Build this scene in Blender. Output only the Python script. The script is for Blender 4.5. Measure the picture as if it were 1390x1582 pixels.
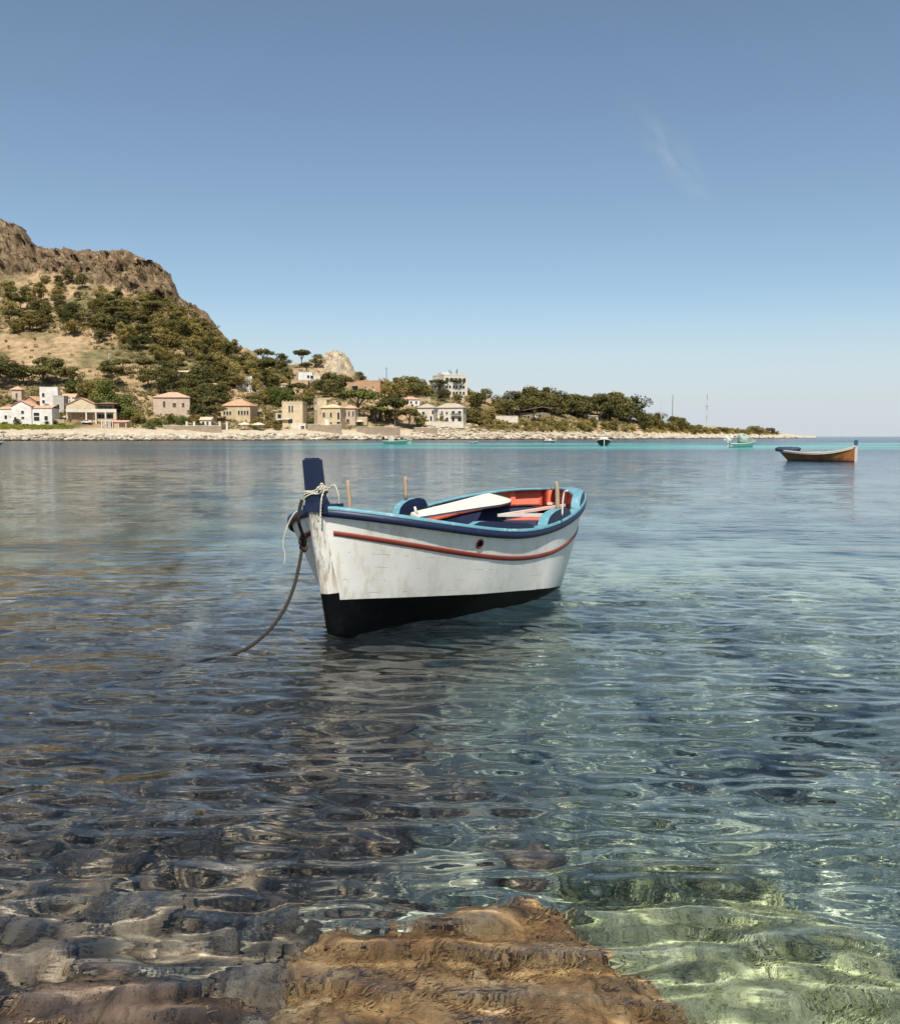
import bpy, math, random
import numpy as np
from mathutils import Vector, Matrix

for _o in list(bpy.data.objects):
    bpy.data.objects.remove(_o)
SC = bpy.context.scene
COL = SC.collection
R = math.radians

# ------------------------------------------------------------------ camera
FPX, PW, PH, HOR, CAMH = 1400.0, 1390.0, 1582.0, 674.0, 1.6
PITCH = math.atan2(PH / 2 - HOR, FPX)
cd = bpy.data.cameras.new('camera')
cam = bpy.data.objects.new('camera', cd)
COL.objects.link(cam)
cam.location = (0, 0, CAMH)
cam.rotation_euler = (math.pi / 2 - PITCH, 0, 0)
cd.sensor_fit = 'HORIZONTAL'
cd.sensor_width = 36.0
cd.lens = 36.0 * FPX / PW
cd.clip_start = 0.05
cd.clip_end = 30000
SC.camera = cam

# ------------------------------------------------------------------ sky, sun, exposure
SUN_EL, SUN_AZ = 55.0, -180.0           # azimuth clockwise from +Y (view direction)
world = bpy.data.worlds.new('World')
SC.world = world
world.use_nodes = True
wn, wl = world.node_tree.nodes, world.node_tree.links
wn.clear()
w_out = wn.new('ShaderNodeOutputWorld')
w_bg = wn.new('ShaderNodeBackground')
w_sky = wn.new('ShaderNodeTexSky')
w_sky.sky_type = 'NISHITA'
w_sky.sun_disc = False
w_sky.sun_elevation = R(SUN_EL)
w_sky.sun_rotation = R(SUN_AZ % 360)
w_sky.altitude = 0
w_sky.air_density = 0.9
w_sky.dust_density = 0.6
w_sky.ozone_density = 1.8
w_bg.inputs['Strength'].default_value = 0.088
w_tc = wn.new('ShaderNodeTexCoord')
w_sep = wn.new('ShaderNodeSeparateXYZ')
wl.new(w_tc.outputs['Generated'], w_sep.inputs[0])
w_mr = wn.new('ShaderNodeMapRange')
w_mr.interpolation_type = 'SMOOTHSTEP'
for _i, _v in enumerate((0.0, 0.16, 0.95, 0.0)):
    w_mr.inputs[_i + 1].default_value = _v
wl.new(w_sep.outputs[2], w_mr.inputs[0])
w_mix = wn.new('ShaderNodeMix')
w_mix.data_type = 'RGBA'
wl.new(w_mr.outputs[0], w_mix.inputs[0])
w_hs = wn.new('ShaderNodeHueSaturation')
w_hs.inputs['Saturation'].default_value = 0.92
wl.new(w_sky.outputs[0], w_hs.inputs['Color'])
w_ml = wn.new('ShaderNodeMix')
w_ml.data_type = 'RGBA'
w_ml.blend_type = 'MULTIPLY'
w_ml.inputs[0].default_value = 1.0
w_ml.inputs[7].default_value = (0.955, 1.0, 0.965, 1)
wl.new(w_hs.outputs[0], w_ml.inputs[6])
wl.new(w_ml.outputs[2], w_mix.inputs[6])
w_mix.inputs[7].default_value = (5.0, 5.45, 5.9, 1)      # pale summer haze along the whole horizon
# one faint wisp of cirrus, upper right
_c = Vector((0.2203, 0.9334, 0.2822)).normalized()
_r = Vector((0, 0, 1)).cross(_c).normalized() * -1
_u = _c.cross(_r) * -1
_th = R(-50)
_e1 = (_r * math.cos(_th) + _u * math.sin(_th))
_e2 = (_r * -math.sin(_th) + _u * math.cos(_th))


def _wdot(v):
    nd = wn.new('ShaderNodeVectorMath')
    nd.operation = 'DOT_PRODUCT'
    wl.new(w_tc.outputs['Generated'], nd.inputs[0])
    nd.inputs[1].default_value = v
    return nd.outputs['Value']


def _wm(op, a, b=0.0):
    nd = wn.new('ShaderNodeMath')
    nd.operation = op
    for i_, x_ in enumerate((a, b)):
        if isinstance(x_, (int, float)):
            nd.inputs[i_].default_value = x_
        else:
            wl.new(x_, nd.inputs[i_])
    return nd.outputs[0]


_a1, _a2 = _wm('DIVIDE', _wdot(_e1), 0.042), _wm('DIVIDE', _wdot(_e2), 0.015)
_cmb = wn.new('ShaderNodeCombineXYZ')
wl.new(_a1, _cmb.inputs[0])
wl.new(_a2, _cmb.inputs[1])
_nz = wn.new('ShaderNodeTexNoise')
_nz.inputs['Scale'].default_value = 1.3
_nz.inputs['Detail'].default_value = 5
wl.new(_cmb.outputs[0], _nz.inputs['Vector'])
_g = _wm('POWER', 2.718, _wm('MULTIPLY', _wm('ADD', _wm('MULTIPLY', _a1, _a1), _wm('MULTIPLY', _a2, _a2)), -1.0))
_g = _wm('MULTIPLY', _g, _wm('GREATER_THAN', _wdot(_c), 0.5))
_f = _wm('MULTIPLY', _wm('MULTIPLY', _g, _wm('MAXIMUM', _wm('SUBTRACT', _nz.outputs[0], 0.36), 0.0)), 0.75)
w_mix2 = wn.new('ShaderNodeMix')
w_mix2.data_type = 'RGBA'
wl.new(_f, w_mix2.inputs[0])
wl.new(w_mix.outputs[2], w_mix2.inputs[6])
w_mix2.inputs[7].default_value = (4.6, 5.0, 5.5, 1)
wl.new(w_mix2.outputs[2], w_bg.inputs['Color'])
wl.new(w_bg.outputs[0], w_out.inputs['Surface'])

sd = bpy.data.lights.new('sun', 'SUN')
sun = bpy.data.objects.new('sun', sd)
COL.objects.link(sun)
sd.energy = 4.4
sd.angle = R(0.5)
sd.color = (1.0, 0.94, 0.84)
_a, _e = R(SUN_AZ), R(SUN_EL)
SUN_DIR = Vector((math.sin(_a) * math.cos(_e), math.cos(_a) * math.cos(_e), math.sin(_e)))
sun.rotation_euler = SUN_DIR.to_track_quat('Z', 'Y').to_euler()
sun.location = (-40, -20, 60)
try:
    sd.cycles.is_caustics_light = True
except Exception:
    pass

SC.view_settings.view_transform = 'Standard'
SC.view_settings.look = 'None'
SC.view_settings.exposure = 0.5
SC.view_settings.gamma = 1.0
SC.view_settings.use_curve_mapping = False
SC.render.engine = 'CYCLES'
cy = SC.cycles
cy.use_denoising = True
cy.max_bounces = 8
cy.diffuse_bounces = 3
cy.glossy_bounces = 3
cy.transmission_bounces = 5
cy.transparent_max_bounces = 6
cy.caustics_refractive = True
cy.caustics_reflective = False
cy.sample_clamp_indirect = 3.0
cy.blur_glossy = 0.3

# ------------------------------------------------------------------ helpers
cP, sP = math.cos(PITCH), math.sin(PITCH)


def ray(px, py):
    a, b = (px - PW / 2) / FPX, (PH / 2 - py) / FPX
    return a, cP + b * sP, -sP + b * cP


def at_z(px, py, z):
    x, y, w = ray(px, py)
    k = (z - CAMH) / w
    return Vector((x * k, y * k, z))


def at_y(px, py, Y):
    x, y, w = ray(px, py)
    k = Y / y
    return Vector((x * k, Y, CAMH + w * k))


def slope(py):
    b = (PH / 2 - np.asarray(py, float)) / FPX
    return (-sP + b * cP) / (cP + b * sP)


def proj(x, y, z):
    z = z - CAMH
    d = y * cP - z * sP
    u = y * sP + z * cP
    return PW / 2 + FPX * x / d, PH / 2 - FPX * u / d


def hash3(ix, iy, iz, seed):
    h = (ix.astype(np.int64) * 374761393 + iy.astype(np.int64) * 668265263 + iz.astype(np.int64) * 2147483647 + seed * 1274126177) & 0xFFFFFFFF
    h = ((h ^ (h >> 13)) * 1274126177) & 0xFFFFFFFF
    h = ((h ^ (h >> 16)) * 2246822519) & 0xFFFFFFFF
    return ((h ^ (h >> 15)) & 0xFFFFFF) / float(0xFFFFFF)


def vnoise(x, y, z=None, seed=0):
    x, y = np.asarray(x, float), np.asarray(y, float)
    z = np.zeros_like(x) if z is None else np.asarray(z, float)
    fx, fy, fz = np.floor(x), np.floor(y), np.floor(z)
    tx, ty, tz = x - fx, y - fy, z - fz
    tx, ty, tz = [t * t * t * (t * (6 * t - 15) + 10) for t in (tx, ty, tz)]
    r = 0
    for dx in (0, 1):
        for dy in (0, 1):
            for dz in (0, 1):
                w = (tx if dx else 1 - tx) * (ty if dy else 1 - ty) * (tz if dz else 1 - tz)
                r = r + w * hash3(fx + dx, fy + dy, fz + dz, seed)
    return r * 2 - 1


def fbm(x, y, z=None, seed=0, octs=5, gain=0.5, ridged=False):
    s, a, f = 0, 1.0, 1.0
    for o in range(octs):
        n = vnoise(np.asarray(x) * f, np.asarray(y) * f, None if z is None else np.asarray(z) * f, seed + o * 17)
        if ridged:
            n = 1 - 2 * np.abs(n)
        s = s + a * n
        a *= gain
        f *= 2.03
    return s


def link(o, parent=None):
    COL.objects.link(o)
    if parent is not None:
        o.parent = parent
    return o


def mesh(name, v, f, mats, smooth=False, midx=None):
    me = bpy.data.meshes.new(name)
    v = np.asarray(v, np.float32).reshape(-1, 3)
    if isinstance(f, np.ndarray):
        k = f.shape[1]
        me.vertices.add(len(v))
        me.vertices.foreach_set('co', v.ravel())
        me.loops.add(f.size)
        me.loops.foreach_set('vertex_index', f.astype(np.int32).ravel())
        me.polygons.add(len(f))
        me.polygons.foreach_set('loop_start', np.arange(0, f.size, k, dtype=np.int32))
        me.update(calc_edges=True)
        me.validate()
    else:
        me.from_pydata([tuple(map(float, p)) for p in v], [], f)
    if not isinstance(mats, (list, tuple)):
        mats = [mats]
    for m in mats:
        me.materials.append(m)
    if midx is not None:
        me.polygons.foreach_set('material_index', np.asarray(midx, np.int32))
    if smooth:
        me.polygons.foreach_set('use_smooth', np.ones(len(me.polygons), bool))
    return me


def obj(name, v, f, mats, parent=None, smooth=False, midx=None):
    return link(bpy.data.objects.new(name, mesh(name, v, f, mats, smooth, midx)), parent)


def tag(o, label=None, cat=None, group=None, kind=None):
    if label:
        o['label'] = label
    if cat:
        o['category'] = cat
    if group:
        o['group'] = group
    if kind:
        o['kind'] = kind
    return o


def thing(name, label, cat, loc=(0, 0, 0), rot=(0, 0, 0), group=None):
    o = bpy.data.objects.new(name, None)
    o.empty_display_size = 0.3
    link(o)
    o.location = loc
    o.rotation_euler = rot if isinstance(rot, (tuple, list)) else (0, 0, rot)
    return tag(o, label, cat, group, 'thing')


class MB:
    """collects simple shapes for one mesh"""

    def __init__(self):
        self.v, self.f = [], []

    def add(self, v, f):
        n = len(self.v)
        self.v += [tuple(p) for p in v]
        self.f += [tuple(i + n for i in q) for q in f]
        return self

    def box(self, x0, x1, y0, y1, z0, z1, M=None):
        v = [(x, y, z) for z in (z0, z1) for y in (y0, y1) for x in (x0, x1)]
        if M is not None:
            v = [M @ Vector(p) for p in v]
        return self.add(v, [(0, 2, 3, 1), (4, 5, 7, 6), (0, 1, 5, 4), (2, 6, 7, 3), (0, 4, 6, 2), (1, 3, 7, 5)])

    def tube(self, pts, r, n=8, cap=True):
        pts = [Vector(p) for p in pts]
        rs = r if isinstance(r, (list, tuple, np.ndarray)) else [r] * len(pts)
        vs, fs = [], []
        up = Vector((0, 0, 1))
        for i, p in enumerate(pts):
            t = (pts[min(i + 1, len(pts) - 1)] - pts[max(i - 1, 0)]).normalized()
            a = t.cross(up)
            if a.length < 0.05:
                a = t.cross(Vector((1, 0, 0)))
            a.normalize()
            b = t.cross(a)
            for k in range(n):
                th = 2 * math.pi * k / n
                vs.append(p + (a * math.cos(th) + b * math.sin(th)) * float(rs[i]))
        for i in range(len(pts) - 1):
            for k in range(n):
                k2 = (k + 1) % n
                fs.append((i * n + k, i * n + k2, (i + 1) * n + k2, (i + 1) * n + k))
        if cap:
            fs.append(tuple(range(n))[::-1])
            fs.append(tuple((len(pts) - 1) * n + k for k in range(n)))
        return self.add(vs, fs)

    def build(self, name, m, parent=None, smooth=False):
        return obj(name, self.v, self.f, m, parent, smooth)


def spline(pts, n=40):
    """Catmull-Rom through pts"""
    P_ = [Vector(p) for p in pts]
    P_ = [P_[0] * 2 - P_[1]] + P_ + [P_[-1] * 2 - P_[-2]]
    out = []
    m = len(P_) - 3
    for i in range(m):
        for k in range(n // m + 1):
            t = k / (n // m + 1)
            a, b, c, d = P_[i:i + 4]
            out.append(0.5 * ((2 * b) + (c - a) * t + (2 * a - 5 * b + 4 * c - d) * t * t + (3 * b - a - 3 * c + d) * t ** 3))
    out.append(P_[-2])
    return out


# ------------------------------------------------------------------ materials
class NT:
    def __init__(self, name):
        self.m = bpy.data.materials.new(name)
        self.m.use_nodes = True
        self.t = self.m.node_tree
        self.t.nodes.clear()
        self.out = self.n('ShaderNodeOutputMaterial')

    def n(self, typ, **kw):
        nd = self.t.nodes.new(typ)
        for k, v in kw.items():
            setattr(nd, k, v)
        return nd

    def l(self, a, b):
        self.t.links.new(a, b)

    def val(self, sock, v):
        if isinstance(v, bpy.types.NodeSocket):
            self.l(v, sock)
        else:
            if isinstance(v, (tuple, list)) and len(v) == 3 and sock.type == 'RGBA':
                v = (*v, 1)
            sock.default_value = v

    def coord(self, kind='Object', scale=(1, 1, 1), rot=(0, 0, 0)):
        tc = self.n('ShaderNodeTexCoord')
        mp = self.n('ShaderNodeMapping')
        mp.inputs['Scale'].default_value = scale
        mp.inputs['Rotation'].default_value = rot
        self.l(tc.outputs[kind], mp.inputs['Vector'])
        return mp.outputs[0]

    def geo(self, scale=(1, 1, 1), rot=(0, 0, 0)):
        g = self.n('ShaderNodeNewGeometry')
        mp = self.n('ShaderNodeMapping')
        mp.inputs['Scale'].default_value = scale
        mp.inputs['Rotation'].default_value = rot
        self.l(g.outputs['Position'], mp.inputs['Vector'])
        return mp.outputs[0]

    def noise(self, vec, scale=5, detail=4, rough=0.55, dist=0.0, out=0):
        nd = self.n('ShaderNodeTexNoise')
        self.l(vec, nd.inputs['Vector'])
        nd.inputs['Scale'].default_value = scale
        nd.inputs['Detail'].default_value = detail
        nd.inputs['Roughness'].default_value = rough
        nd.inputs['Distortion'].default_value = dist
        return nd.outputs[out]

    def vor(self, vec, scale=5, feat='F1', out=0, rand=1.0):
        nd = self.n('ShaderNodeTexVoronoi', feature=feat)
        self.l(vec, nd.inputs['Vector'])
        nd.inputs['Scale'].default_value = scale
        nd.inputs['Randomness'].default_value = rand
        return nd.outputs[out]

    def ramp(self, fac, stops):
        nd = self.n('ShaderNodeValToRGB')
        e = nd.color_ramp.elements
        while len(e) > 1:
            e.remove(e[-1])
        for i, (p, c) in enumerate(stops):
            el = e[0] if i == 0 else e.new(p)
            el.position = p
            c = (c, c, c) if isinstance(c, (int, float)) else c
            el.color = (*c, 1)
        self.l(fac, nd.inputs['Fac'])
        return nd.outputs['Color']

    def mix(self, fac, a, b, mode='MIX'):
        nd = self.n('ShaderNodeMix', data_type='RGBA', blend_type=mode)
        self.val(nd.inputs[0], fac)
        self.val(nd.inputs[6], a)
        self.val(nd.inputs[7], b)
        return nd.outputs[2]

    def math(self, op, a, b=0.0, clamp=False):
        nd = self.n('ShaderNodeMath', operation=op, use_clamp=clamp)
        self.val(nd.inputs[0], a)
        self.val(nd.inputs[1], b)
        return nd.outputs[0]

    def rng(self, v, a, b, c=0.0, d=1.0):
        nd = self.n('ShaderNodeMapRange', interpolation_type='SMOOTHSTEP')
        self.val(nd.inputs[0], v)
        for i, k in enumerate((a, b, c, d)):
            nd.inputs[i + 1].default_value = k
        return nd.outputs[0]

    def xyz(self, vec):
        nd = self.n('ShaderNodeSeparateXYZ')
        self.l(vec, nd.inputs[0])
        return nd.outputs

    def bump(self, h, strength=0.3, dist=0.02, normal=None):
        nd = self.n('ShaderNodeBump')
        nd.inputs['Strength'].default_value = strength
        nd.inputs['Distance'].default_value = dist
        self.l(h, nd.inputs['Height'])
        if normal is not None:
            self.l(normal, nd.inputs['Normal'])
        return nd.outputs[0]

    def bsdf(self, col, rough=0.7, normal=None, spec=0.3, metal=0.0):
        b = self.n('ShaderNodeBsdfPrincipled')
        self.val(b.inputs['Base Color'], col)
        self.val(b.inputs['Roughness'], rough)
        b.inputs['Specular IOR Level'].default_value = spec
        b.inputs['Metallic'].default_value = metal
        if normal is not None:
            self.l(normal, b.inputs['Normal'])
        self.l(b.outputs[0], self.out.inputs['Surface'])
        return self.m


def paint(name, col, wear=(0.35, 0.3, 0.24), amt=0.25, rough=0.5, scale=6, bumps=0.15, spec=0.35):
    t = NT(name)
    c = t.coord()
    n1 = t.noise(c, scale, 6, 0.65)
    n2 = t.noise(c, scale * 5, 4, 0.6)
    k = t.math('MULTIPLY', t.rng(n1, 0.52, 0.75), t.rng(n2, 0.4, 0.7))
    k = t.math('MULTIPLY', k, amt * 2.2, True)
    var = t.mix(t.rng(n1, 0.3, 0.7), tuple(x * 0.86 for x in col), col)
    cc = t.mix(k, var, wear)
    return t.bsdf(cc, rough, t.bump(n2, bumps, 0.004), spec)


def plaster(name, col, rough=0.85):
    t = NT(name)
    c = t.coord()
    n1 = t.noise(c, 0.5, 5, 0.6)
    n2 = t.noise(t.coord(scale=(1, 1, 0.25)), 2.0, 4, 0.6)
    a = t.mix(t.rng(n1, 0.35, 0.7), tuple(x * 0.82 for x in col), col)
    a = t.mix(t.math('MULTIPLY', t.rng(n2, 0.52, 0.75), 0.35), a, tuple(x * 0.55 for x in col))
    return t.bsdf(a, rough, None, 0.15)


def rooftile(name, col):
    t = NT(name)
    c = t.coord()
    n1 = t.noise(c, 1.2, 5, 0.65)
    a = t.ramp(n1, [(0.3, tuple(x * 0.65 for x in col)), (0.5, col), (0.7, tuple(min(1, x * 1.2) for x in col))])
    w = t.n('ShaderNodeTexWave')
    t.l(c, w.inputs['Vector'])
    w.inputs['Scale'].default_value = 1.6
    return t.bsdf(a, 0.9, t.bump(w.outputs['Fac'], 0.5, 0.06), 0.1)


M = {}
M['white_wall'] = plaster('white_plaster', (0.74, 0.70, 0.63))
M['offwhite_wall'] = plaster('offwhite_plaster', (0.66, 0.60, 0.50))
M['cream_wall'] = plaster('cream_plaster', (0.62, 0.50, 0.33))
M['yellow_wall'] = plaster('yellow_plaster', (0.58, 0.45, 0.27))
M['ochre_wall'] = plaster('ochre_plaster', (0.48, 0.33, 0.19))
M['orange_wall'] = plaster('orange_plaster', (0.46, 0.28, 0.17))
M['pink_wall'] = plaster('pink_plaster', (0.55, 0.43, 0.32))
M['grey_wall'] = plaster('grey_plaster', (0.46, 0.43, 0.38))
M['tan_wall'] = plaster('tan_plaster', (0.50, 0.38, 0.24))
M['brown_wall'] = plaster('brown_plaster', (0.26, 0.19, 0.13))
M['stone_wall'] = plaster('garden_stone', (0.32, 0.25, 0.18))
M['pink_roof'] = rooftile('pink_tile', (0.58, 0.34, 0.23))
M['cream_roof'] = rooftile('cream_tile', (0.60, 0.46, 0.31))
M['orange_roof'] = rooftile('orange_tile', (0.50, 0.29, 0.18))
M['grey_roof'] = rooftile('grey_tile', (0.42, 0.36, 0.28))
M['dark_roof'] = rooftile('dark_tile', (0.20, 0.13, 0.10))
M['shutter'] = paint('shutter_paint', (0.11, 0.07, 0.05), amt=0.1)
M['white_frame'] = paint('white_frame_paint', (0.72, 0.68, 0.6), amt=0.1)
M['metal_grey'] = paint('grey_metal', (0.16, 0.16, 0.16), amt=0.1)
M['metal_pale'] = paint('pale_metal', (0.55, 0.54, 0.5), amt=0.1)
M['canvas'] = paint('cream_canvas', (0.70, 0.64, 0.50), amt=0.05, rough=0.9)
t = NT('window_glass')
M['glass'] = t.bsdf((0.018, 0.02, 0.024), 0.15, None, 0.5)
M['bark'] = paint('bark', (0.13, 0.09, 0.06), amt=0.2, rough=0.95, scale=2)


def leaf(name, dark, mid, light):
    t = NT(name)
    oi = t.n('ShaderNodeObjectInfo')
    n = t.noise(t.geo(), 0.55, 3, 0.6)
    f = t.math('ADD', t.math('MULTIPLY', n, 0.75), t.math('MULTIPLY', oi.outputs['Random'], 0.35))
    c = t.ramp(f, [(0.3, dark), (0.52, mid), (0.72, light)])
    d = t.n('ShaderNodeBsdfDiffuse')
    t.l(c, d.inputs['Color'])
    tr = t.n('ShaderNodeBsdfTranslucent')
    t.l(c, tr.inputs['Color'])
    mx = t.n('ShaderNodeMixShader')
    mx.inputs[0].default_value = 0.22
    t.l(d.outputs[0], mx.inputs[1])
    t.l(tr.outputs[0], mx.inputs[2])
    t.l(mx.outputs[0], t.out.inputs['Surface'])
    return t.m


M['leaf_dark'] = leaf('pine_needles', (0.06, 0.062, 0.024), (0.115, 0.108, 0.04), (0.19, 0.168, 0.062))
M['leaf_olive'] = leaf('olive_leaves', (0.11, 0.09, 0.03), (0.21, 0.17, 0.055), (0.33, 0.26, 0.09))
M['leaf_green'] = leaf('green_leaves', (0.06, 0.075, 0.02), (0.11, 0.13, 0.035), (0.17, 0.18, 0.055))
M['leaf_scrub'] = leaf('scrub_leaves', (0.08, 0.068, 0.03), (0.17, 0.135, 0.055), (0.27, 0.21, 0.095))
M['leaf_grass'] = leaf('grass_blades', (0.15, 0.17, 0.03), (0.24, 0.25, 0.05), (0.32, 0.30, 0.08))
M['petal'] = leaf('pink_petals', (0.10, 0.06, 0.04), (0.28, 0.10, 0.13), (0.40, 0.16, 0.20))

# ================================================================== WATER AND SEABED
XB, YB, TH, BL, BB = -1.0365, 7.1692, 0.5476, 4.4821, 2.1716      # main boat: bow, heading, length, beam


def radial_grid(r_list, ang):
    rr, aa = np.meshgrid(np.asarray(r_list), np.asarray(ang), indexing='ij')
    x, y = rr * np.sin(aa), rr * np.cos(aa)
    n, m = rr.shape
    i = np.arange(n * m).reshape(n, m)
    f = np.stack([i[:-1, :-1], i[:-1, 1:], i[1:, 1:], i[1:, :-1]], -1).reshape(-1, 4)
    return x, y, rr, f


rl = [1.3]
while rl[-1] < 70:
    rl.append(rl[-1] * 1.0040)
while rl[-1] < 12000:
    rl.append(rl[-1] * 1.035)
ang = np.concatenate([np.linspace(-88, -34, 46)[:-1], np.linspace(-34, 34, 330), np.linspace(34, 88, 46)[1:]]) * math.pi / 180
wx, wy, wr, wf = radial_grid(rl, ang)
rng = np.random.default_rng(11)
cell = np.maximum(wr * 0.0042, 0.004)
zz = np.zeros_like(wx)
NW = 150
lam = np.exp(rng.uniform(math.log(0.10), math.log(3.2), NW))
lam.sort()
# the surface calms a few metres off the rocks; sheltered water on the left, livelier on the right
calm = np.interp(wr, [1.5, 2.5, 3.1, 4, 7, 12, 20, 40], [0.34, 0.42, 0.74, 0.88, 0.74, 0.52, 0.40, 0.38])
calm = calm * np.interp(wx / (wy + 3), [-0.45, -0.1, 0.3], [0.85, 0.95, 1.08])
amp_mod = np.clip(0.85 + 0.5 * fbm(wx / 5.0, wy / 4.0, seed=5, octs=3), 0.35, 1.7) * calm
for k in range(NW):
    L_ = lam[k]
    base = (-0.20 if rng.random() < 0.55 else 0.26)
    th = base + rng.normal(0, 0.34)
    kx, ky = math.sin(th), -math.cos(th)
    sl = 0.0165 * np.interp(L_, [0.10, 0.16, 0.3, 0.6, 1.2, 3.2], [0.95, 1.35, 1.25, 0.75, 0.42, 0.28])
    a = sl * L_ / (2 * math.pi)
    ph = rng.uniform(0, 6.28)
    fade = np.clip((L_ / cell - 2.6) / 2.5, 0, 1)
    zz += a * fade * np.sin(2 * math.pi / L_ * (kx * wx + ky * wy) + ph)
zz *= amp_mod
WATER_Z = zz


def water_material():
    t = NT('sea_water')
    pos = t.geo()
    x, y, z = t.xyz(pos)
    # fine wind ripples on top of the modelled waves, and the open-water chop further out
    r1 = t.noise(t.geo(scale=(1.0, 2.0, 1.0), rot=(0, 0, R(8))), 4.2, 3, 0.6)
    r2 = t.noise(t.geo(scale=(1.0, 1.8, 1.0), rot=(0, 0, R(-14))), 0.6, 4, 0.62)
    r3 = t.noise(t.geo(scale=(1.0, 2.4, 1.0), rot=(0, 0, R(5))), 0.11, 3, 0.6)
    dist = t.n('ShaderNodeVectorMath', operation='LENGTH')
    t.l(pos, dist.inputs[0])
    d = dist.outputs['Value']
    near = t.rng(d, 8, 24, 0.0, 1.0)
    far = t.math('ADD', t.rng(d, 30, 60, 0.0, 0.6), t.rng(d, 55, 130, 0.0, 1.5))
    r0 = t.noise(t.geo(scale=(1.0, 1.7, 1.0), rot=(0, 0, R(-6))), 11.0, 2, 0.5)
    h = t.math('ADD', t.math('MULTIPLY', r1, t.math('ADD', 0.003, t.math('MULTIPLY', near, 0.0150))), t.math('MULTIPLY', r2, t.math('ADD', t.math('MULTIPLY', t.rng(d, 10, 26), 0.045), t.math('MULTIPLY', far, 0.085))))
    h = t.math('ADD', h, t.math('MULTIPLY', r0, 0.0012))
    h = t.math('ADD', h, t.math('MULTIPLY', r3, t.math('MULTIPLY', far, 0.28)))
    nb = t.n('ShaderNodeBump')
    nb.inputs['Strength'].default_value = 1.0
    nb.inputs['Distance'].default_value = 1.0
    t.l(h, nb.inputs['Height'])
    N_ = nb.outputs[0]
    fr = t.n('ShaderNodeFresnel')
    fr.inputs['IOR'].default_value = 1.333
    t.l(N_, fr.inputs['Normal'])
    gl = t.n('ShaderNodeBsdfGlossy')
    t.l(t.rng(d, 40, 90, 0.02, 0.10), gl.inputs['Roughness'])
    gl.inputs['Color'].default_value = (1, 1, 1, 1)
    t.l(N_, gl.inputs['Normal'])
    rf = t.n('ShaderNodeBsdfRefraction')
    rf.inputs['IOR'].default_value = 1.333
    rf.inputs['Roughness'].default_value = 0.0
    rf.inputs['Color'].default_value = (0.93, 0.985, 0.985, 1)
    t.l(N_, rf.inputs['Normal'])
    mx = t.n('ShaderNodeMixShader')
    t.l(fr.outputs[0], mx.inputs[0])
    t.l(rf.outputs[0], mx.inputs[1])
    t.l(gl.outputs[0], mx.inputs[2])
    t.l(mx.outputs[0], t.out.inputs['Surface'])
    return t.m


M['water'] = water_material()
sea = obj('sea', np.stack([wx, wy, zz], -1).reshape(-1, 3), wf, M['water'], smooth=True)
tag(sea, kind='structure')


# ---- seabed
def bed_depth(x, y):
    r = np.hypot(x, y)
    d = np.interp(r, [0, 1.5, 2.3, 3.2, 4.5, 7, 12, 25, 60, 150, 12000], [0.10, 0.20, 0.36, 0.58, 0.95, 1.6, 2.4, 3.4, 5, 7, 12])
    d = d + 0.05 * fbm(x / 0.9, y / 0.9, seed=3, octs=4) * np.clip(r / 4, 0.3, 1.5)
    return d


rl2 = [0.6]
while rl2[-1] < 60:
    rl2.append(rl2[-1] * 1.014)
while rl2[-1] < 14000:
    rl2.append(rl2[-1] * 1.1)
ang2 = np.concatenate([np.linspace(-100, -36, 26)[:-1], np.linspace(-36, 36, 150), np.linspace(36, 100, 26)[1:]]) * math.pi / 180
bx, by, br, bf = radial_grid(rl2, ang2)
bz = -bed_depth(bx, by)


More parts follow.
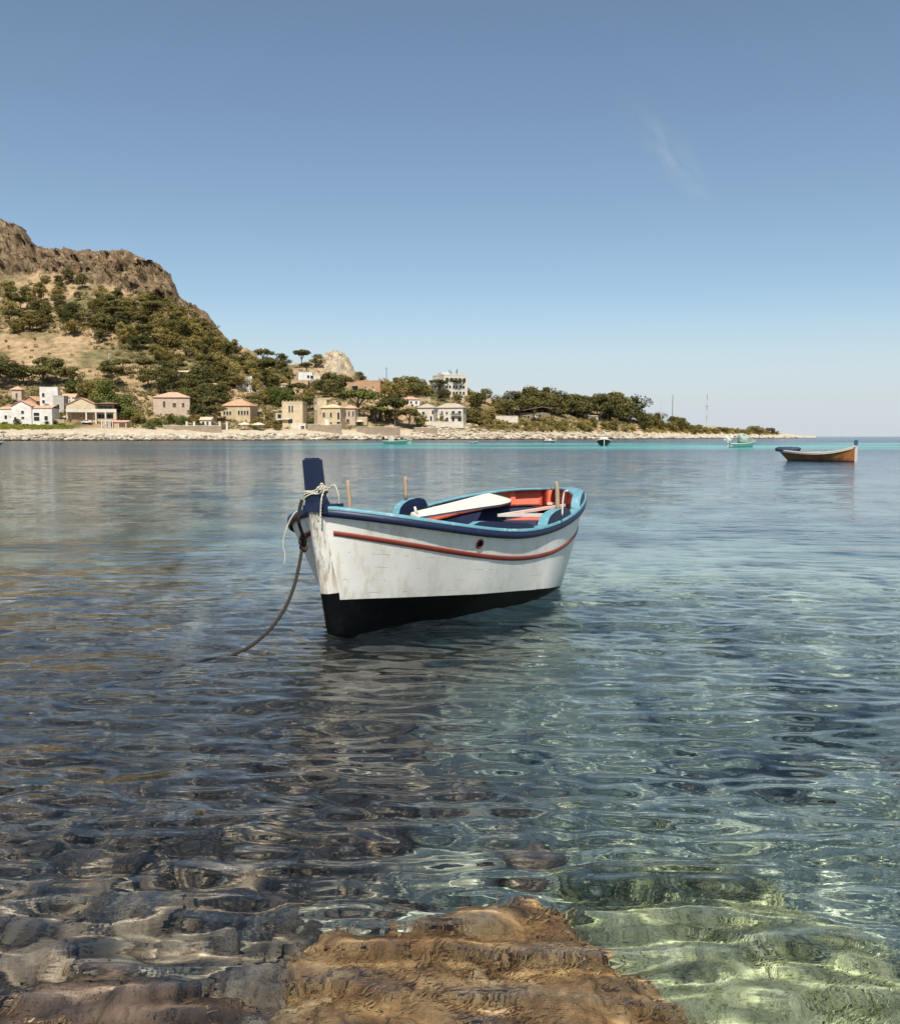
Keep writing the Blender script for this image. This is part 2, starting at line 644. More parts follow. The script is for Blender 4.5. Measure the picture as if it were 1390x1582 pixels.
def seabed_material():
    t = NT('seabed')
    pos = t.geo()
    x, y, z = t.xyz(pos)
    dist = t.n('ShaderNodeVectorMath', operation='LENGTH')
    t.l(pos, dist.inputs[0])
    d = dist.outputs['Value']
    n1 = t.noise(pos, 0.55, 5, 0.6)
    n2 = t.noise(pos, 3.5, 6, 0.65)
    n3 = t.noise(pos, 14, 4, 0.6)
    weed = t.ramp(n2, [(0.3, (0.075, 0.065, 0.055)), (0.45, (0.22, 0.18, 0.135)), (0.58, (0.44, 0.36, 0.27)), (0.72, (0.68, 0.58, 0.45))])
    sand = t.ramp(n2, [(0.3, (0.40, 0.46, 0.32)), (0.5, (0.66, 0.71, 0.54)), (0.75, (0.80, 0.82, 0.66))])
    patch = t.rng(t.noise(t.geo(scale=(1, 1.3, 1)), 0.9, 5, 0.68, 0.8), 0.50, 0.63)
    sand = t.mix(t.math('MULTIPLY', patch, t.rng(d, 3.4, 5.5)), sand, (0.085, 0.11, 0.115))
    # pale sand runs in a channel on the right, weed and stones on the left
    ch = t.math('ADD', t.math('MULTIPLY', x, 0.55), t.math('MULTIPLY', t.math('SUBTRACT', n1, 0.5), 2.6))
    ch = t.rng(ch, -0.15, 0.40)
    c = t.mix(ch, weed, sand)
    c = t.mix(t.math('MULTIPLY', t.rng(n3, 0.55, 0.7), 0.35), c, (0.05, 0.045, 0.03))
    # deeper water: weed meadow, then pale sand shelf off the far shore
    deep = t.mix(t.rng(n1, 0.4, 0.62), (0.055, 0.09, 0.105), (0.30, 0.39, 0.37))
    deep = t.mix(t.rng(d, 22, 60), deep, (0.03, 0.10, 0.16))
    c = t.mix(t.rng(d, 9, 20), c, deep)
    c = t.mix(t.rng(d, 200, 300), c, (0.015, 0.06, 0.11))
    shelf = t.math('MULTIPLY', t.rng(y, 105, 140), t.math('SUBTRACT', 1.0, t.rng(y, 205, 250)))
    shelf = t.math('MULTIPLY', shelf, t.rng(t.noise(t.geo(scale=(0.3, 1, 1)), 0.07, 4), 0.36, 0.58))
    shelf = t.math('MULTIPLY', shelf, t.rng(t.math('ADD', x, t.math('MULTIPLY', t.noise(pos, 0.02, 2), 30)), -40, 10))
    c = t.mix(shelf, c, (0.10, 0.74, 0.66))
    return t.bsdf(c, 0.9, t.bump(n2, 0.6, 0.04), 0.1)


M['seabed'] = seabed_material()
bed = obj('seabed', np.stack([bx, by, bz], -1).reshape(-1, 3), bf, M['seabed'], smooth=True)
tag(bed, kind='structure')


def rock_mat(name, stops, scale=3.0, moss=None):
    t = NT(name)
    c = t.geo()
    n = t.noise(c, scale, 8, 0.68, 0.6)
    n2 = t.noise(c, scale * 6, 5, 0.65)
    v = t.vor(c, scale * 3.2, 'DISTANCE_TO_EDGE')
    col = t.ramp(n, stops)
    col = t.mix(t.math('MULTIPLY', t.rng(n2, 0.5, 0.72), 0.55), col, tuple(x * 0.3 for x in stops[0][1]))
    h = t.math('ADD', n2, t.math('MULTIPLY', n, 1.5))
    return t.bsdf(col, 0.85, t.bump(h, 0.9, 0.03), 0.2)


M['rock_orange'] = rock_mat('orange_rock', [(0.30, (0.045, 0.022, 0.012)), (0.43, (0.27, 0.135, 0.055)), (0.56, (0.52, 0.31, 0.14)), (0.72, (0.80, 0.60, 0.42))])
M['rock_green'] = rock_mat('algae_rock', [(0.28, (0.13, 0.145, 0.065)), (0.45, (0.36, 0.38, 0.20)), (0.58, (0.55, 0.56, 0.34)), (0.72, (0.74, 0.72, 0.52))], 7.0)
M['rock_brown'] = rock_mat('brown_rock', [(0.28, (0.04, 0.025, 0.016)), (0.45, (0.13, 0.08, 0.052)), (0.6, (0.28, 0.175, 0.12)), (0.75, (0.46, 0.32, 0.23))])
M['stone_bed'] = rock_mat('bed_stone', [(0.3, (0.10, 0.075, 0.06)), (0.5, (0.30, 0.22, 0.155)), (0.7, (0.55, 0.44, 0.33))], 4.5)


def blob(rx, ry, rz, seed, nu=48, nv=28, rough=0.18, freq=2.0, flat=None):
    u = np.linspace(0, 2 * math.pi, nu, endpoint=False)
    v = np.linspace(-math.pi / 2, math.pi / 2, nv)
    U, V = np.meshgrid(u, v)
    X, Y, Z = np.cos(V) * np.cos(U), np.cos(V) * np.sin(U), np.sin(V)
    # squared-off outline so that it reads as a worn block
    s = (np.abs(X) ** 3.5 + np.abs(Y) ** 3.5 + np.abs(Z) ** 3.5) ** (-1 / 3.5)
    X, Y, Z = X * s, Y * s, Z * s
    n = 1 + rough * fbm(X * freq + seed, Y * freq, Z * freq, seed=seed, octs=5)
    P_ = np.stack([X * n * rx, Y * n * ry, Z * n * rz], -1)
    i = np.arange(nu * nv).reshape(nv, nu)
    j = np.roll(i, -1, 1)
    f = np.stack([i[:-1], j[:-1], j[1:], i[1:]], -1).reshape(-1, 4)
    return P_.reshape(-1, 3), f


def big_rock(name, label, loc, size, yaw, seed, mat, rough=0.16, tilt=(0, 0), nu=240, nv=120, freq=1.6):
    v, f = blob(*size, seed, nu, nv, rough, freq)
    # ledges, pits and cracks on the worn top
    n = v / np.linalg.norm(v, axis=1)[:, None]
    g = fbm(v[:, 0] * 9, v[:, 1] * 9, v[:, 2] * 9, seed=seed + 5, octs=4, gain=0.55)
    r_ = fbm(v[:, 0] * 5, v[:, 1] * 5, v[:, 2] * 5, seed=seed + 9, octs=4, ridged=True)
    pit = np.clip(vnoise(v[:, 0] * 22, v[:, 1] * 22, v[:, 2] * 22, seed + 3) - 0.15, 0, 1)
    v = v + n * (0.022 * g - 0.035 * np.clip(r_ - 0.7, 0, 1) - 0.03 * pit)[:, None]
    o = obj(name, v, f, mat, smooth=True)
    o.location = loc
    o.rotation_euler = (tilt[0], tilt[1], yaw)
    return tag(o, label, 'rock', 'sunken rocks near the water edge')


def seaweed(name, label, rock, n, mat, size, seed, zmin, mask=None):
    """short turf of algae standing on the upper side of a rock"""
    rg = np.random.default_rng(seed)
    me = rock.data
    P_ = np.empty(len(me.vertices) * 3, np.float32)
    me.vertices.foreach_get('co', P_)
    P_ = P_.reshape(-1, 3)
    k = np.nonzero(P_[:, 2] > zmin)[0]
    if mask:
        k = np.nonzero((P_[:, 0] > mask[0]) & (P_[:, 0] < mask[1]) & (P_[:, 1] > mask[2]) & (P_[:, 1] < mask[3]))[0]
    w = 0.5 + fbm(P_[k, 0] * 5, P_[k, 1] * 5, seed=seed, octs=3)
    k = k[w > 0.25]
    k = rg.choice(k, n)
    p = P_[k] + rg.normal(0, 0.008, (n, 3)) * (np.array([4, 4, .5]) if mask else 1)
    a = rg.uniform(0, 6.28, n)
    lean = np.stack([np.cos(a) * .5 + .45, np.sin(a) * .5 - .3, np.full(n, .8)], -1)
    L_ = size * rg.uniform(.5, 1.6, n)[:, None]
    wd = np.stack([-np.sin(a), np.cos(a), 0 * a], -1) * size * .16
    v = np.stack([p - wd, p + wd, p + lean * L_ + wd * .3, p + lean * L_ - wd * .3], 1).reshape(-1, 3)
    o = obj(name, v, np.arange(4 * n).reshape(n, 4), mat)
    o.location, o.rotation_euler = rock.location, rock.rotation_euler
    return tag(o, label, 'seaweed', kind='stuff')


def algae(name, a, b, c):
    t = NT(name)
    n = t.noise(t.geo(), 9, 4, 0.65)
    d = t.n('ShaderNodeBsdfDiffuse')
    t.l(t.ramp(n, [(0.35, a), (0.5, b), (0.66, c)]), d.inputs['Color'])
    t.l(d.outputs[0], t.out.inputs['Surface'])
    return t.m


M['algae_brown'] = algae('brown_algae', (0.07, 0.034, 0.014), (0.30, 0.16, 0.06), (0.60, 0.40, 0.20))
M['algae_green'] = algae('green_algae', (0.18, 0.20, 0.085), (0.42, 0.44, 0.22), (0.70, 0.69, 0.45))
ra = big_rock('sunken_rock', 'orange brown flat rock just under the water at the bottom of the photo', (0.17, 2.30, -0.530), (0.62, 0.90, 0.40), R(18), 4, M['rock_orange'], 0.10, tilt=(R(-2), R(3)), freq=3.2)
rb = big_rock('sunken_rock', 'green algae covered sunken rock beside the orange rock', (1.10, 2.86, -0.80), (0.50, 1.05, 0.44), R(22), 9, M['rock_green'], 0.08, tilt=(R(-6), 0), freq=3.0)
rc = big_rock('sunken_rock', 'dark brown sunken rock in the bottom left corner', (-0.98, 2.26, -0.68), (0.80, 0.58, 0.40), R(-8), 15, M['rock_brown'], 0.16, freq=3.0)
seaweed('brown_seaweed', 'brown algae turf on the orange rock', ra, 9000, M['algae_brown'], 0.022, 1, 0.1)
seaweed('green_seaweed', 'yellow green algae turf on the green rock', rb, 9000, M['algae_green'], 0.024, 2, 0.1)
seaweed('bed_seaweed', 'pale green algae turf on the sea floor beside the green rock', bed, 9000, M['algae_green'], 0.03, 7, -1.0, (0.35, 2.6, 2.4, 5.2))
seaweed('dark_seaweed', 'brown algae turf on the corner rock', rc, 6000, M['algae_brown'], 0.022, 3, 0.1)

# loose stones over the bed (nobody could count them)
rs = random.Random(4)
protos = [blob(1, 0.8, 0.6, 30 + k, 16, 11, 0.34, 2.2) for k in range(6)]
sv, sf, nv_ = [], [], 0
for k in range(900):
    r_ = 2.0 + 4.5 * rs.random() ** 1.2
    a_ = R(rs.uniform(-36, 36))
    x_, y_ = r_ * math.sin(a_), r_ * math.cos(a_)
    if x_ > -0.1 + rs.gauss(0, 0.35) and rs.random() < 0.97:
        continue
    s_ = (0.018 + 0.13 * rs.random() ** 2.4) * (0.7 + r_ / 8)
    v_, f_ = protos[rs.randrange(6)]
    th = rs.uniform(0, 6.28)
    c_, n_ = math.cos(th), math.sin(th)
    q = np.stack([v_[:, 0] * c_ - v_[:, 1] * n_, v_[:, 0] * n_ + v_[:, 1] * c_, v_[:, 2]], -1) * s_
    zb_ = -float(bed_depth(np.array([x_]), np.array([y_]))[0])
    q += np.array([x_, y_, zb_ + s_ * 0.25])
    sv.append(q)
    sf.append(f_ + nv_)
    nv_ += len(v_)
o = obj('seabed_stones', np.concatenate(sv), np.concatenate(sf), M['stone_bed'], smooth=True)
tag(o, 'dark rounded stones lying on the shallow sea floor', 'stones', kind='stuff')
for _o in bpy.data.objects:
    if _o.type != 'MESH':
        continue
    try:
        if _o.name == 'sea':
            _o.cycles.is_caustics_caster = True
        elif _o.name.startswith(('seabed', 'sunken', 'brown_sea', 'green_sea', 'dark_sea', 'bed_sea')):
            _o.cycles.is_caustics_receiver = True
    except Exception:
        pass

# ================================================================== FAR SHORE TERRAIN
SHX = [-600, 0, 300, 500, 700, 800, 900, 1000, 1100, 1200, 1262]
SHY = [300, 330, 350, 372, 420, 460, 510, 575, 650, 730, 780]
SKX = [-600, -300, -120, 0, 22, 40, 52, 62, 100, 150, 180, 205, 240, 262, 272, 280, 300, 322, 335, 350, 380, 405, 440, 470, 500, 512, 525, 538, 552, 575, 600, 630, 660, 690, 720, 760, 800, 870, 930, 960, 1000, 1050, 1100, 1150, 1200, 1235, 1262]
SKY_ = [300, 318, 330, 343, 350, 358, 380, 387, 394, 393, 391, 395, 408, 422, 440, 462, 472, 486, 505, 527, 546, 558, 565, 562, 556, 549, 545, 556, 580, 592, 592, 590, 592, 600, 606, 616, 624, 629, 636, 644, 652, 658, 660, 664, 669, 672.5, 675]
RDX = [-600, 0, 200, 300, 400, 530, 600, 700, 900, 1000, 1262]
RDD = [340, 320, 280, 235, 205, 260, 170, 130, 95, 70, 30]
CLX = [-600, 0, 60, 130, 200, 250, 280, 330, 350, 420]           # foot of the crag
CLY = [420, 415, 418, 423, 440, 462, 478, 512, 529, 556]
TX = np.arange(-520, 1263, 2.4)
NJ = 170


def profile(px):
    Ys = np.interp(px, SHX, SHY)
    D = np.interp(px, RDX, RDD)
    Yr = Ys + D
    zr = CAMH + slope(np.interp(px, SKX, SKY_)) * Yr
    k = min(1.0, max(0.12, zr / 22.0))
    Yk = Ys + np.array([-60, -14, -2, 0.5, 3, 14, 22, 30, 40])* (0.35 + 0.65 * k)
    zk = np.array([-9, -2.5, -0.6, 0.3, 1.3, 2.7, 4.0, 5.0, 6.0]) * np.array([1, 1, 1] + [max(k, .3)] * 6)
    zk = np.where(zk > 0, np.minimum(zk, max(zr * 0.75, 0.15)), zk)
    if px < 400:
        pc = np.interp(px, CLX, CLY)
        Yc = Ys + D * 0.80
        zc = CAMH + slope(pc) * Yc
        # concave slope up to the foot of the crag, steep crag, rounded top
        tt = np.linspace(0.15, 1, 8)
        Ym = Yk[-1] + (Yc - Yk[-1]) * tt
        zm = zk[-1] + (zc - zk[-1]) * (0.72 * tt + 0.28 * tt ** 2)
        zt = CAMH + slope(np.interp(px, SKX, SKY_) + 3) * (Ys + D * 0.9)
        Yk = np.concatenate([Yk, Ym, [Ys + D * 0.90, Yr, Yr + 0.5 * D, Yr + 1.6 * D, Yr + 3 * D]])
        zk = np.concatenate([zk, zm, [max(zt, zc + 0.1), zr, zr * 0.97, zr * 0.4, -8]])
    else:
        tt = np.linspace(0.15, 1, 8)
        Ym = Yk[-1] + (Yr - Yk[-1]) * tt
        zm = zk[-1] + (zr - zk[-1]) * (1.25 * tt - 0.25 * tt ** 2)
        Yk = np.concatenate([Yk, Ym, [Yr + 0.3 * D, Yr + 1.2 * D, Yr + 2.5 * D]])
        zk = np.concatenate([zk, zm, [zr * 0.97, zr * 0.5, -8]])
    return Ys, Yr, Yk, zk


TY, TZ, TCL = [], [], []
for px in TX:
    Ys, Yr, Yk, zk = profile(px)
    u = np.concatenate([np.linspace(Ys - 60, Ys - 2, 6)[:-1], np.linspace(Ys - 2, Ys + 30, 34)[:-1], np.linspace(Ys + 30, Yr + 10, 112)[:-1], np.linspace(Yr + 10, Yk[-1], NJ - 33 - 111 - 5)])
    TY.append(u)
    TZ.append(np.interp(u, Yk, zk))
    t_ = (u - Ys) / (Yr - Ys)
    TCL.append(np.clip((t_ - 0.76) / 0.06, 0, 1) * np.clip((1.12 - t_) / 0.1, 0, 1) * np.clip((385 - px) / 60, 0, 1))
TY, TZ, TCL = np.array(TY), np.array(TZ), np.array(TCL)
# smooth across columns so the shape reads as ground, not as strips
for _ in range(2):
    TZ[1:-1] = (TZ[:-2] + 2 * TZ[1:-1] + TZ[2:]) / 4
TXw = ((TX - PW / 2) / FPX)[:, None] * (TY * cP - (TZ - CAMH) * sP)
above = np.clip((TZ - 0.5) / 3, 0, 1)
hgt = np.clip(TZ / 60, 0, 1)
nz = fbm(TXw / 16, TY / 16, seed=21, octs=5)
nf = fbm(TXw / 3.0, TY / 3.0, seed=27, octs=4)
TZ2 = TZ + above * (0.35 + 1.3 * hgt) * nz * 0.9 + above * nf * 0.22
# shore ledges
led = np.clip((TZ + 1.5) / 1.5, 0, 1) * np.clip((4.0 - TZ) / 2, 0, 1)
TZ2 = TZ2 + led * (0.75 * fbm(TXw / 5, TY / 5, seed=31, octs=4, ridged=True) - 0.45)
# crag: ribs and hollows pushed in and out of the face
rg = fbm(TXw / 13, TZ / 26, TY / 26, seed=41, octs=6, gain=0.56, ridged=True)
rg2 = fbm(TXw / 4.0, TZ / 6, TY / 8, seed=47, octs=4, ridged=True)
rg3 = fbm(TXw / 2.6, TZ / 15, TY / 20, seed=49, octs=3, ridged=True)
TY2 = TY - TCL * (rg * 6.5 + rg2 * 2.6 + rg3 * 1.9)
TZ2 = TZ2 + TCL * (fbm(TXw / 7, TY / 9, seed=53, octs=5, ridged=True) * 2.4 - 1.2)
kx_ = np.interp(TX, SKX, np.arange(len(SKX)))
knob = np.exp(-((TX - 518) / 30) ** 2)[:, None] * np.clip((TZ - 25) / 15, 0, 1)
TZ2 = TZ2 + knob * (fbm(TXw / 7, TY / 8, seed=57, octs=6, gain=0.6, ridged=True) * 3.0 - 1.6)


def terrain_material():
    t = NT('hillside_ground')
    pos = t.geo()
    x, y, z = t.xyz(pos)
    g = t.n('ShaderNodeNewGeometry')
    nz_ = t.xyz(g.outputs['True Normal'])[2]
    n1 = t.noise(pos, 0.035, 6, 0.62)
    n2 = t.noise(pos, 0.22, 6, 0.66)
    n3 = t.noise(pos, 0.9, 5, 0.65)
    soil = t.ramp(n2, [(0.3, (0.24, 0.155, 0.085)), (0.5, (0.36, 0.25, 0.145)), (0.7, (0.46, 0.34, 0.21))])
    scrub = t.ramp(n2, [(0.3, (0.075, 0.065, 0.03)), (0.5, (0.15, 0.125, 0.06)), (0.7, (0.27, 0.21, 0.11))])
    c = t.mix(t.rng(n1, 0.42, 0.6), soil, scrub)
    c = t.mix(t.math('MULTIPLY', t.rng(n3, 0.55, 0.72), 0.6), c, (0.07, 0.06, 0.03))
    # bare rock on steep ground and along the shore
    rv = t.noise(t.geo(scale=(1, 1, 0.3)), 0.34, 9, 0.74, 0.6)
    rock = t.ramp(rv, [(0.30, (0.035, 0.023, 0.014)), (0.44, (0.10, 0.068, 0.042)), (0.56, (0.20, 0.145, 0.092)), (0.72, (0.36, 0.28, 0.19))])
    rock = t.mix(t.math('MULTIPLY', t.rng(n2, 0.5, 0.68), 0.5), rock, (0.26, 0.16, 0.085))
    steep = t.rng(nz_, 0.72, 0.48)
    high = t.n('ShaderNodeAttribute', attribute_name='crag')
    rock = t.mix(t.math('MULTIPLY', t.rng(x, -150, -110), t.rng(n2, 0.35, 0.5)), rock, t.ramp(n3, [(0.35, (0.30, 0.24, 0.165)), (0.65, (0.54, 0.46, 0.345))]))
    k = t.math('MAXIMUM', t.math('MULTIPLY', steep, t.rng(z, 30, 45)), t.math('MULTIPLY', high.outputs['Fac'], t.rng(n3, 0.35, 0.5)), True)
    c = t.mix(k, c, rock)
    shore = t.ramp(t.noise(pos, 0.5, 6, 0.7), [(0.3, (0.12, 0.10, 0.075)), (0.45, (0.40, 0.35, 0.27)), (0.6, (0.56, 0.50, 0.40)), (0.75, (0.66, 0.60, 0.49))])
    shore = t.mix(t.rng(z, 2.6, 3.2), shore, t.ramp(n3, [(0.35, (0.38, 0.31, 0.21)), (0.6, (0.52, 0.44, 0.32))]))
    shore = t.mix(t.math('SUBTRACT', 1.0, t.rng(z, 0.15, 0.6)), shore, (0.05, 0.045, 0.03))
    zs = t.math('ADD', z, t.math('MULTIPLY', t.math('SUBTRACT', n2, 0.5), 4.0))
    c = t.mix(t.rng(zs, 4.2, 5.4), shore, c)
    return t.bsdf(c, 0.95, t.bump(n3, 0.8, 0.5), 0.05)


M['terrain'] = terrain_material()
n_, m_ = TZ.shape
ii = np.arange(n_ * m_).reshape(n_, m_)
tf = np.stack([ii[:-1, :-1], ii[1:, :-1], ii[1:, 1:], ii[:-1, 1:]], -1).reshape(-1, 4)
hill = obj('hillside', np.stack([TXw, TY2, TZ2], -1).reshape(-1, 3), tf, M['terrain'], smooth=False)
at_ = hill.data.attributes.new('crag', 'FLOAT', 'POINT')
kn = np.clip(TCL + knob * 0.8, 0, 1)
at_.data.foreach_set('value', kn.astype(np.float32).ravel())
tag(hill, kind='structure')
TPX, TPY = proj(TXw, TY2, TZ2)


def place(px, py):
    """first ground point met looking along a direction"""
    i = int(np.clip(round((px - TX[0]) / 2.4), 0, len(TX) - 1))
    col = TPY[i]
    jj = np.nonzero((col[3:] <= py) & (TZ2[i][3:] > 0.2))[0]
    if len(jj) == 0:
        j = int(np.argmin(col))
    else:
        j = int(jj[0]) + 3
    return Vector((TXw[i, j], TY2[i, j], TZ2[i, j]))


def ground(px, Y):
    i = int(np.clip(round((px - TX[0]) / 2.4), 0, len(TX) - 1))
    return float(np.interp(Y, TY[i], TZ2[i]))


# ================================================================== HOUSES, WALLS, STREET FURNITURE
def win_part(parent, x, z, w, h, face, W_, D_, frame='white_frame', pane='glass', name='window', sill=False):
    """window on a face of a box W_ x D_: frame bars proud of the wall, pane set back inside them, as part and sub-part"""
    fr, pn = MB(), MB()
    t_ = 0.09
    off = {'front': ('x', -D_ / 2, -1), 'back': ('x', D_ / 2, 1), 'left': ('y', -W_ / 2, -1), 'right': ('y', W_ / 2, 1)}[face]

    def bx(m, u0, u1, v0, v1, d0, d1):
        a, b = sorted((off[1] + off[2] * d0, off[1] + off[2] * d1))
        if off[0] == 'x':
            m.box(u0, u1, a, b, v0, v1)
        else:
            m.box(a, b, u0, u1, v0, v1)
    x0, x1, z0, z1 = x - w / 2, x + w / 2, z, z + h
    bx(fr, x0 - t_, x0, z0 - t_, z1 + t_, 0.0, 0.10)
    bx(fr, x1, x1 + t_, z0 - t_, z1 + t_, 0.0, 0.10)
    bx(fr, x0, x1, z1, z1 + t_, 0.0, 0.10)
    bx(fr, x0, x1, z0 - t_, z0, 0.0, 0.14)
    bx(pn, x0, x1, z0, z1, 0.0, 0.035)
    f = fr.build(name, M[frame], parent)
    pn.build('pane' if pane == 'glass' else 'leaf', M[pane], f)
    return f


def hip(W_, D_, z, rh, over=0.45, ridge=None):
    a, b = W_ / 2 + over, D_ / 2 + over
    r = max(0.02, (a - b) if ridge is None else ridge)
    ry = 0.02 if a >= b else b - a
    if a < b and ridge is None:
        r = 0.02
    v = [(-a, -b, z), (a, -b, z), (a, b, z), (-a, b, z), (-a, -b, z + 0.16), (a, -b, z + 0.16), (a, b, z + 0.16), (-a, b, z + 0.16),
         (-r, -ry, z + rh), (r, -ry, z + rh), (r, ry, z + rh), (-r, ry, z + rh)]
    f = [(3, 2, 1, 0), (0, 1, 5, 4), (1, 2, 6, 5), (2, 3, 7, 6), (3, 0, 4, 7), (4, 5, 9, 8), (5, 6, 10, 9), (6, 7, 11, 10), (7, 4, 8, 11), (8, 9, 10, 11)]
    return v, f


def gable(W_, D_, z, rh, over=0.4, axis='x'):
    a, b = W_ / 2 + over, D_ / 2 + over
    t_ = 0.18
    if axis == 'x':
        v = [(-a, -b, z), (a, -b, z), (a, b, z), (-a, b, z), (-a, 0, z + rh), (a, 0, z + rh)]
        v += [(p[0], p[1], p[2] + t_) for p in v]
    else:
        v = [(-a, -b, z), (-a, b, z), (a, b, z), (a, -b, z), (0, -b, z + rh), (0, b, z + rh)]
        v += [(p[0], p[1], p[2] + t_) for p in v]
    f = [(0, 1, 5, 4), (3, 4, 5, 2), (6, 10, 11, 7), (9, 8, 11, 10), (0, 6, 7, 1), (2, 8, 9, 3), (0, 4, 10, 6), (4, 3, 9, 10), (1, 7, 11, 5), (5, 11, 8, 2)]
    return v, f


def house(name, label, px, py_base, w_px, top_py, depth, wall, roof=('flat', 'white_wall', 0.4), yaw=0.0, wins=(), cat='house', chimney=None, Yoff=0.0, Y=None):
    """box house seen w_px wide with its eaves at top_py; returns root and sizes"""
    p = place(px, py_base) if Y is None else at_y(px, py_base, Y)
    Yd = p.y + Yoff
    base = at_y(px, py_base, Yd)
    s = Yd / FPX
    W_ = w_px * s
    Hh = at_y(px, top_py, Yd).z - base.z
    root = thing(name, label, cat, (base.x, Yd + depth / 2, base.z), R(yaw))
    root['_w'] = W_
    down = 2.5
    kind, rm, rh = roof
    m = MB()
    if kind == 'gable_y':
        a, b = W_ / 2, depth / 2
        m.add([(-a, -b, -down), (a, -b, -down), (a, b, -down), (-a, b, -down), (-a, -b, Hh), (a, -b, Hh), (a, b, Hh), (-a, b, Hh), (0, -b, Hh + rh), (0, b, Hh + rh)],
              [(3, 2, 1, 0), (0, 1, 5, 8, 4), (2, 3, 7, 9, 6), (1, 2, 6, 5), (3, 0, 4, 7), (4, 8, 9, 7), (8, 5, 6, 9)])
    elif kind == 'gable_x':
        a, b = W_ / 2, depth / 2
        m.add([(-a, -b, -down), (a, -b, -down), (a, b, -down), (-a, b, -down), (-a, -b, Hh), (a, -b, Hh), (a, b, Hh), (-a, b, Hh), (-a, 0, Hh + rh), (a, 0, Hh + rh)],
              [(3, 2, 1, 0), (0, 1, 5, 4), (2, 3, 7, 6), (1, 2, 6, 9, 5), (3, 0, 4, 8, 7), (4, 5, 9, 8), (8, 9, 6, 7)])
    else:
        m.box(-W_ / 2, W_ / 2, -depth / 2, depth / 2, -down, Hh)
    m.build('wall', M[wall], root)
    if kind == 'hip':
        v, f = hip(W_, depth, Hh + 0.02, rh)
        obj('roof', v, f, M[rm], root)
    elif kind == 'gable_y':
        v, f = gable(W_, depth, Hh + 0.03, rh, axis='y')
        obj('roof', v, f, M[rm], root)
    elif kind == 'gable_x':
        v, f = gable(W_, depth, Hh + 0.03, rh, axis='x')
        obj('roof', v, f, M[rm], root)
    elif kind == 'flat':
        par = MB()
        a, b, t_ = W_ / 2 + 0.06, depth / 2 + 0.06, 0.28
        par.box(-a, a, -b, -b + t_, Hh + 0.005, Hh + rh).box(-a, a, b - t_, b, Hh + 0.005, Hh + rh)
        par.box(-a, -a + t_, -b + t_, b - t_, Hh + 0.005, Hh + rh).box(a - t_, a, -b + t_, b - t_, Hh + 0.005, Hh + rh)
        par.build('parapet', M[rm], root)
    elif kind == 'shed':
        a, b = W_ / 2 + 0.4, depth / 2 + 0.4
        m2 = MB().add([(-a, -b, Hh), (a, -b, Hh), (a, b, Hh + rh), (-a, b, Hh + rh), (-a, -b, Hh + 0.16), (a, -b, Hh + 0.16), (a, b, Hh + rh + 0.16), (-a, b, Hh + rh + 0.16)],
                      [(3, 2, 1, 0), (4, 5, 6, 7), (0, 1, 5, 4), (1, 2, 6, 5), (2, 3, 7, 6), (3, 0, 4, 7)])
        m2.build('roof', M[rm], root)
    for q in wins:
        face, u, v_, ww, hh = q[:5]
        kind2 = q[5] if len(q) > 5 else 'window'
        span = W_ if face in ('front', 'back') else depth
        if kind2 == 'door':
            win_part(root, (u - 0.5) * span, 0.05, ww, hh, face, W_, depth, 'white_frame', 'shutter', 'door')
        elif kind2 == 'shuttered':
            win_part(root, (u - 0.5) * span, v_ * Hh, ww, hh, face, W_, depth, 'white_frame', 'shutter', 'window')
        elif kind2 == 'white':
            win_part(root, (u - 0.5) * span, v_ * Hh, ww, hh, face, W_, depth, 'white_frame', 'white_frame', 'shuttered_window')
        elif kind2 == 'balcony':
            f_ = MB()
            x = (u - 0.5) * W_
            f_.box(x - ww / 2, x + ww / 2, -depth / 2 - 1.2, -depth / 2 - 0.002, v_ * Hh - 0.15, v_ * Hh)
            bl = f_.build('balcony', M['offwhite_wall'], root)
            rl_ = MB().box(x - ww / 2, x + ww / 2, -depth / 2 - 1.2, -depth / 2 - 1.14, v_ * Hh + 0.002, v_ * Hh + hh)
            rl_.build('railing', M['metal_grey'], bl)
        else:
            win_part(root, (u - 0.5) * span, v_ * Hh, ww, hh, face, W_, depth)
    if chimney:
        cx, cyy, ch = chimney
        MB().box(cx * W_ - 0.35, cx * W_ + 0.35, cyy * depth - 0.35, cyy * depth + 0.35, Hh - 0.5, Hh + ch).build('chimney', M['offwhite_wall'], root)
    return root, W_, Hh


# --- left group
r, W_, Hh = house('seaside_house', 'white house with a pointed gable front beside the strip of bright grass', 33, 657, 30, 628, 9, 'white_wall', ('gable_y', 'pink_roof', 2.4), 3,
                  [('front', .56, .62, 1.1, 1.2), ('front', .56, .34, 1.1, 0.9), ('front', .18, .28, 0.9, 1.2)])
s = W_ / 30
for nm, x0, x1, zt in (('left_wing', -34, -15.2, 6.6), ('right_wing', 15.2, 45, 7.0)):
    wg = MB().box(x0 * s, x1 * s, -3.9, 4.0, -2.5, zt).build('wing', M['white_wall'], r)
    v, f = gable((x1 - x0) * s, 7.9, zt + 0.02, 1.0, 0.25)
    rf = obj('wing_roof', np.array(v) + np.array([(x0 + x1) / 2 * s, 0.05, 0]), f, M['pink_roof'], wg)
    for q in ((0.22, 3.9, 2.2, 1.3), (0.22, 1.9, 2.2, 1.6), (0.70, 2.1, 1.3, 1.7)) if x0 > 0 else ((0.5, 2.6, 1.0, 1.5),):
        xx = x0 * s + q[0] * (x1 - x0) * s
        fr = MB().box(xx - q[2] / 2 - .08, xx + q[2] / 2 + .08, -3.98, -3.902, q[1] - .08, q[1] + q[3] + .08).build('window_frame', M['white_frame'], wg)
        MB().box(xx - q[2] / 2, xx + q[2] / 2, -4.01, -3.982, q[1], q[1] + q[3]).build('window_pane', M['glass'], wg)
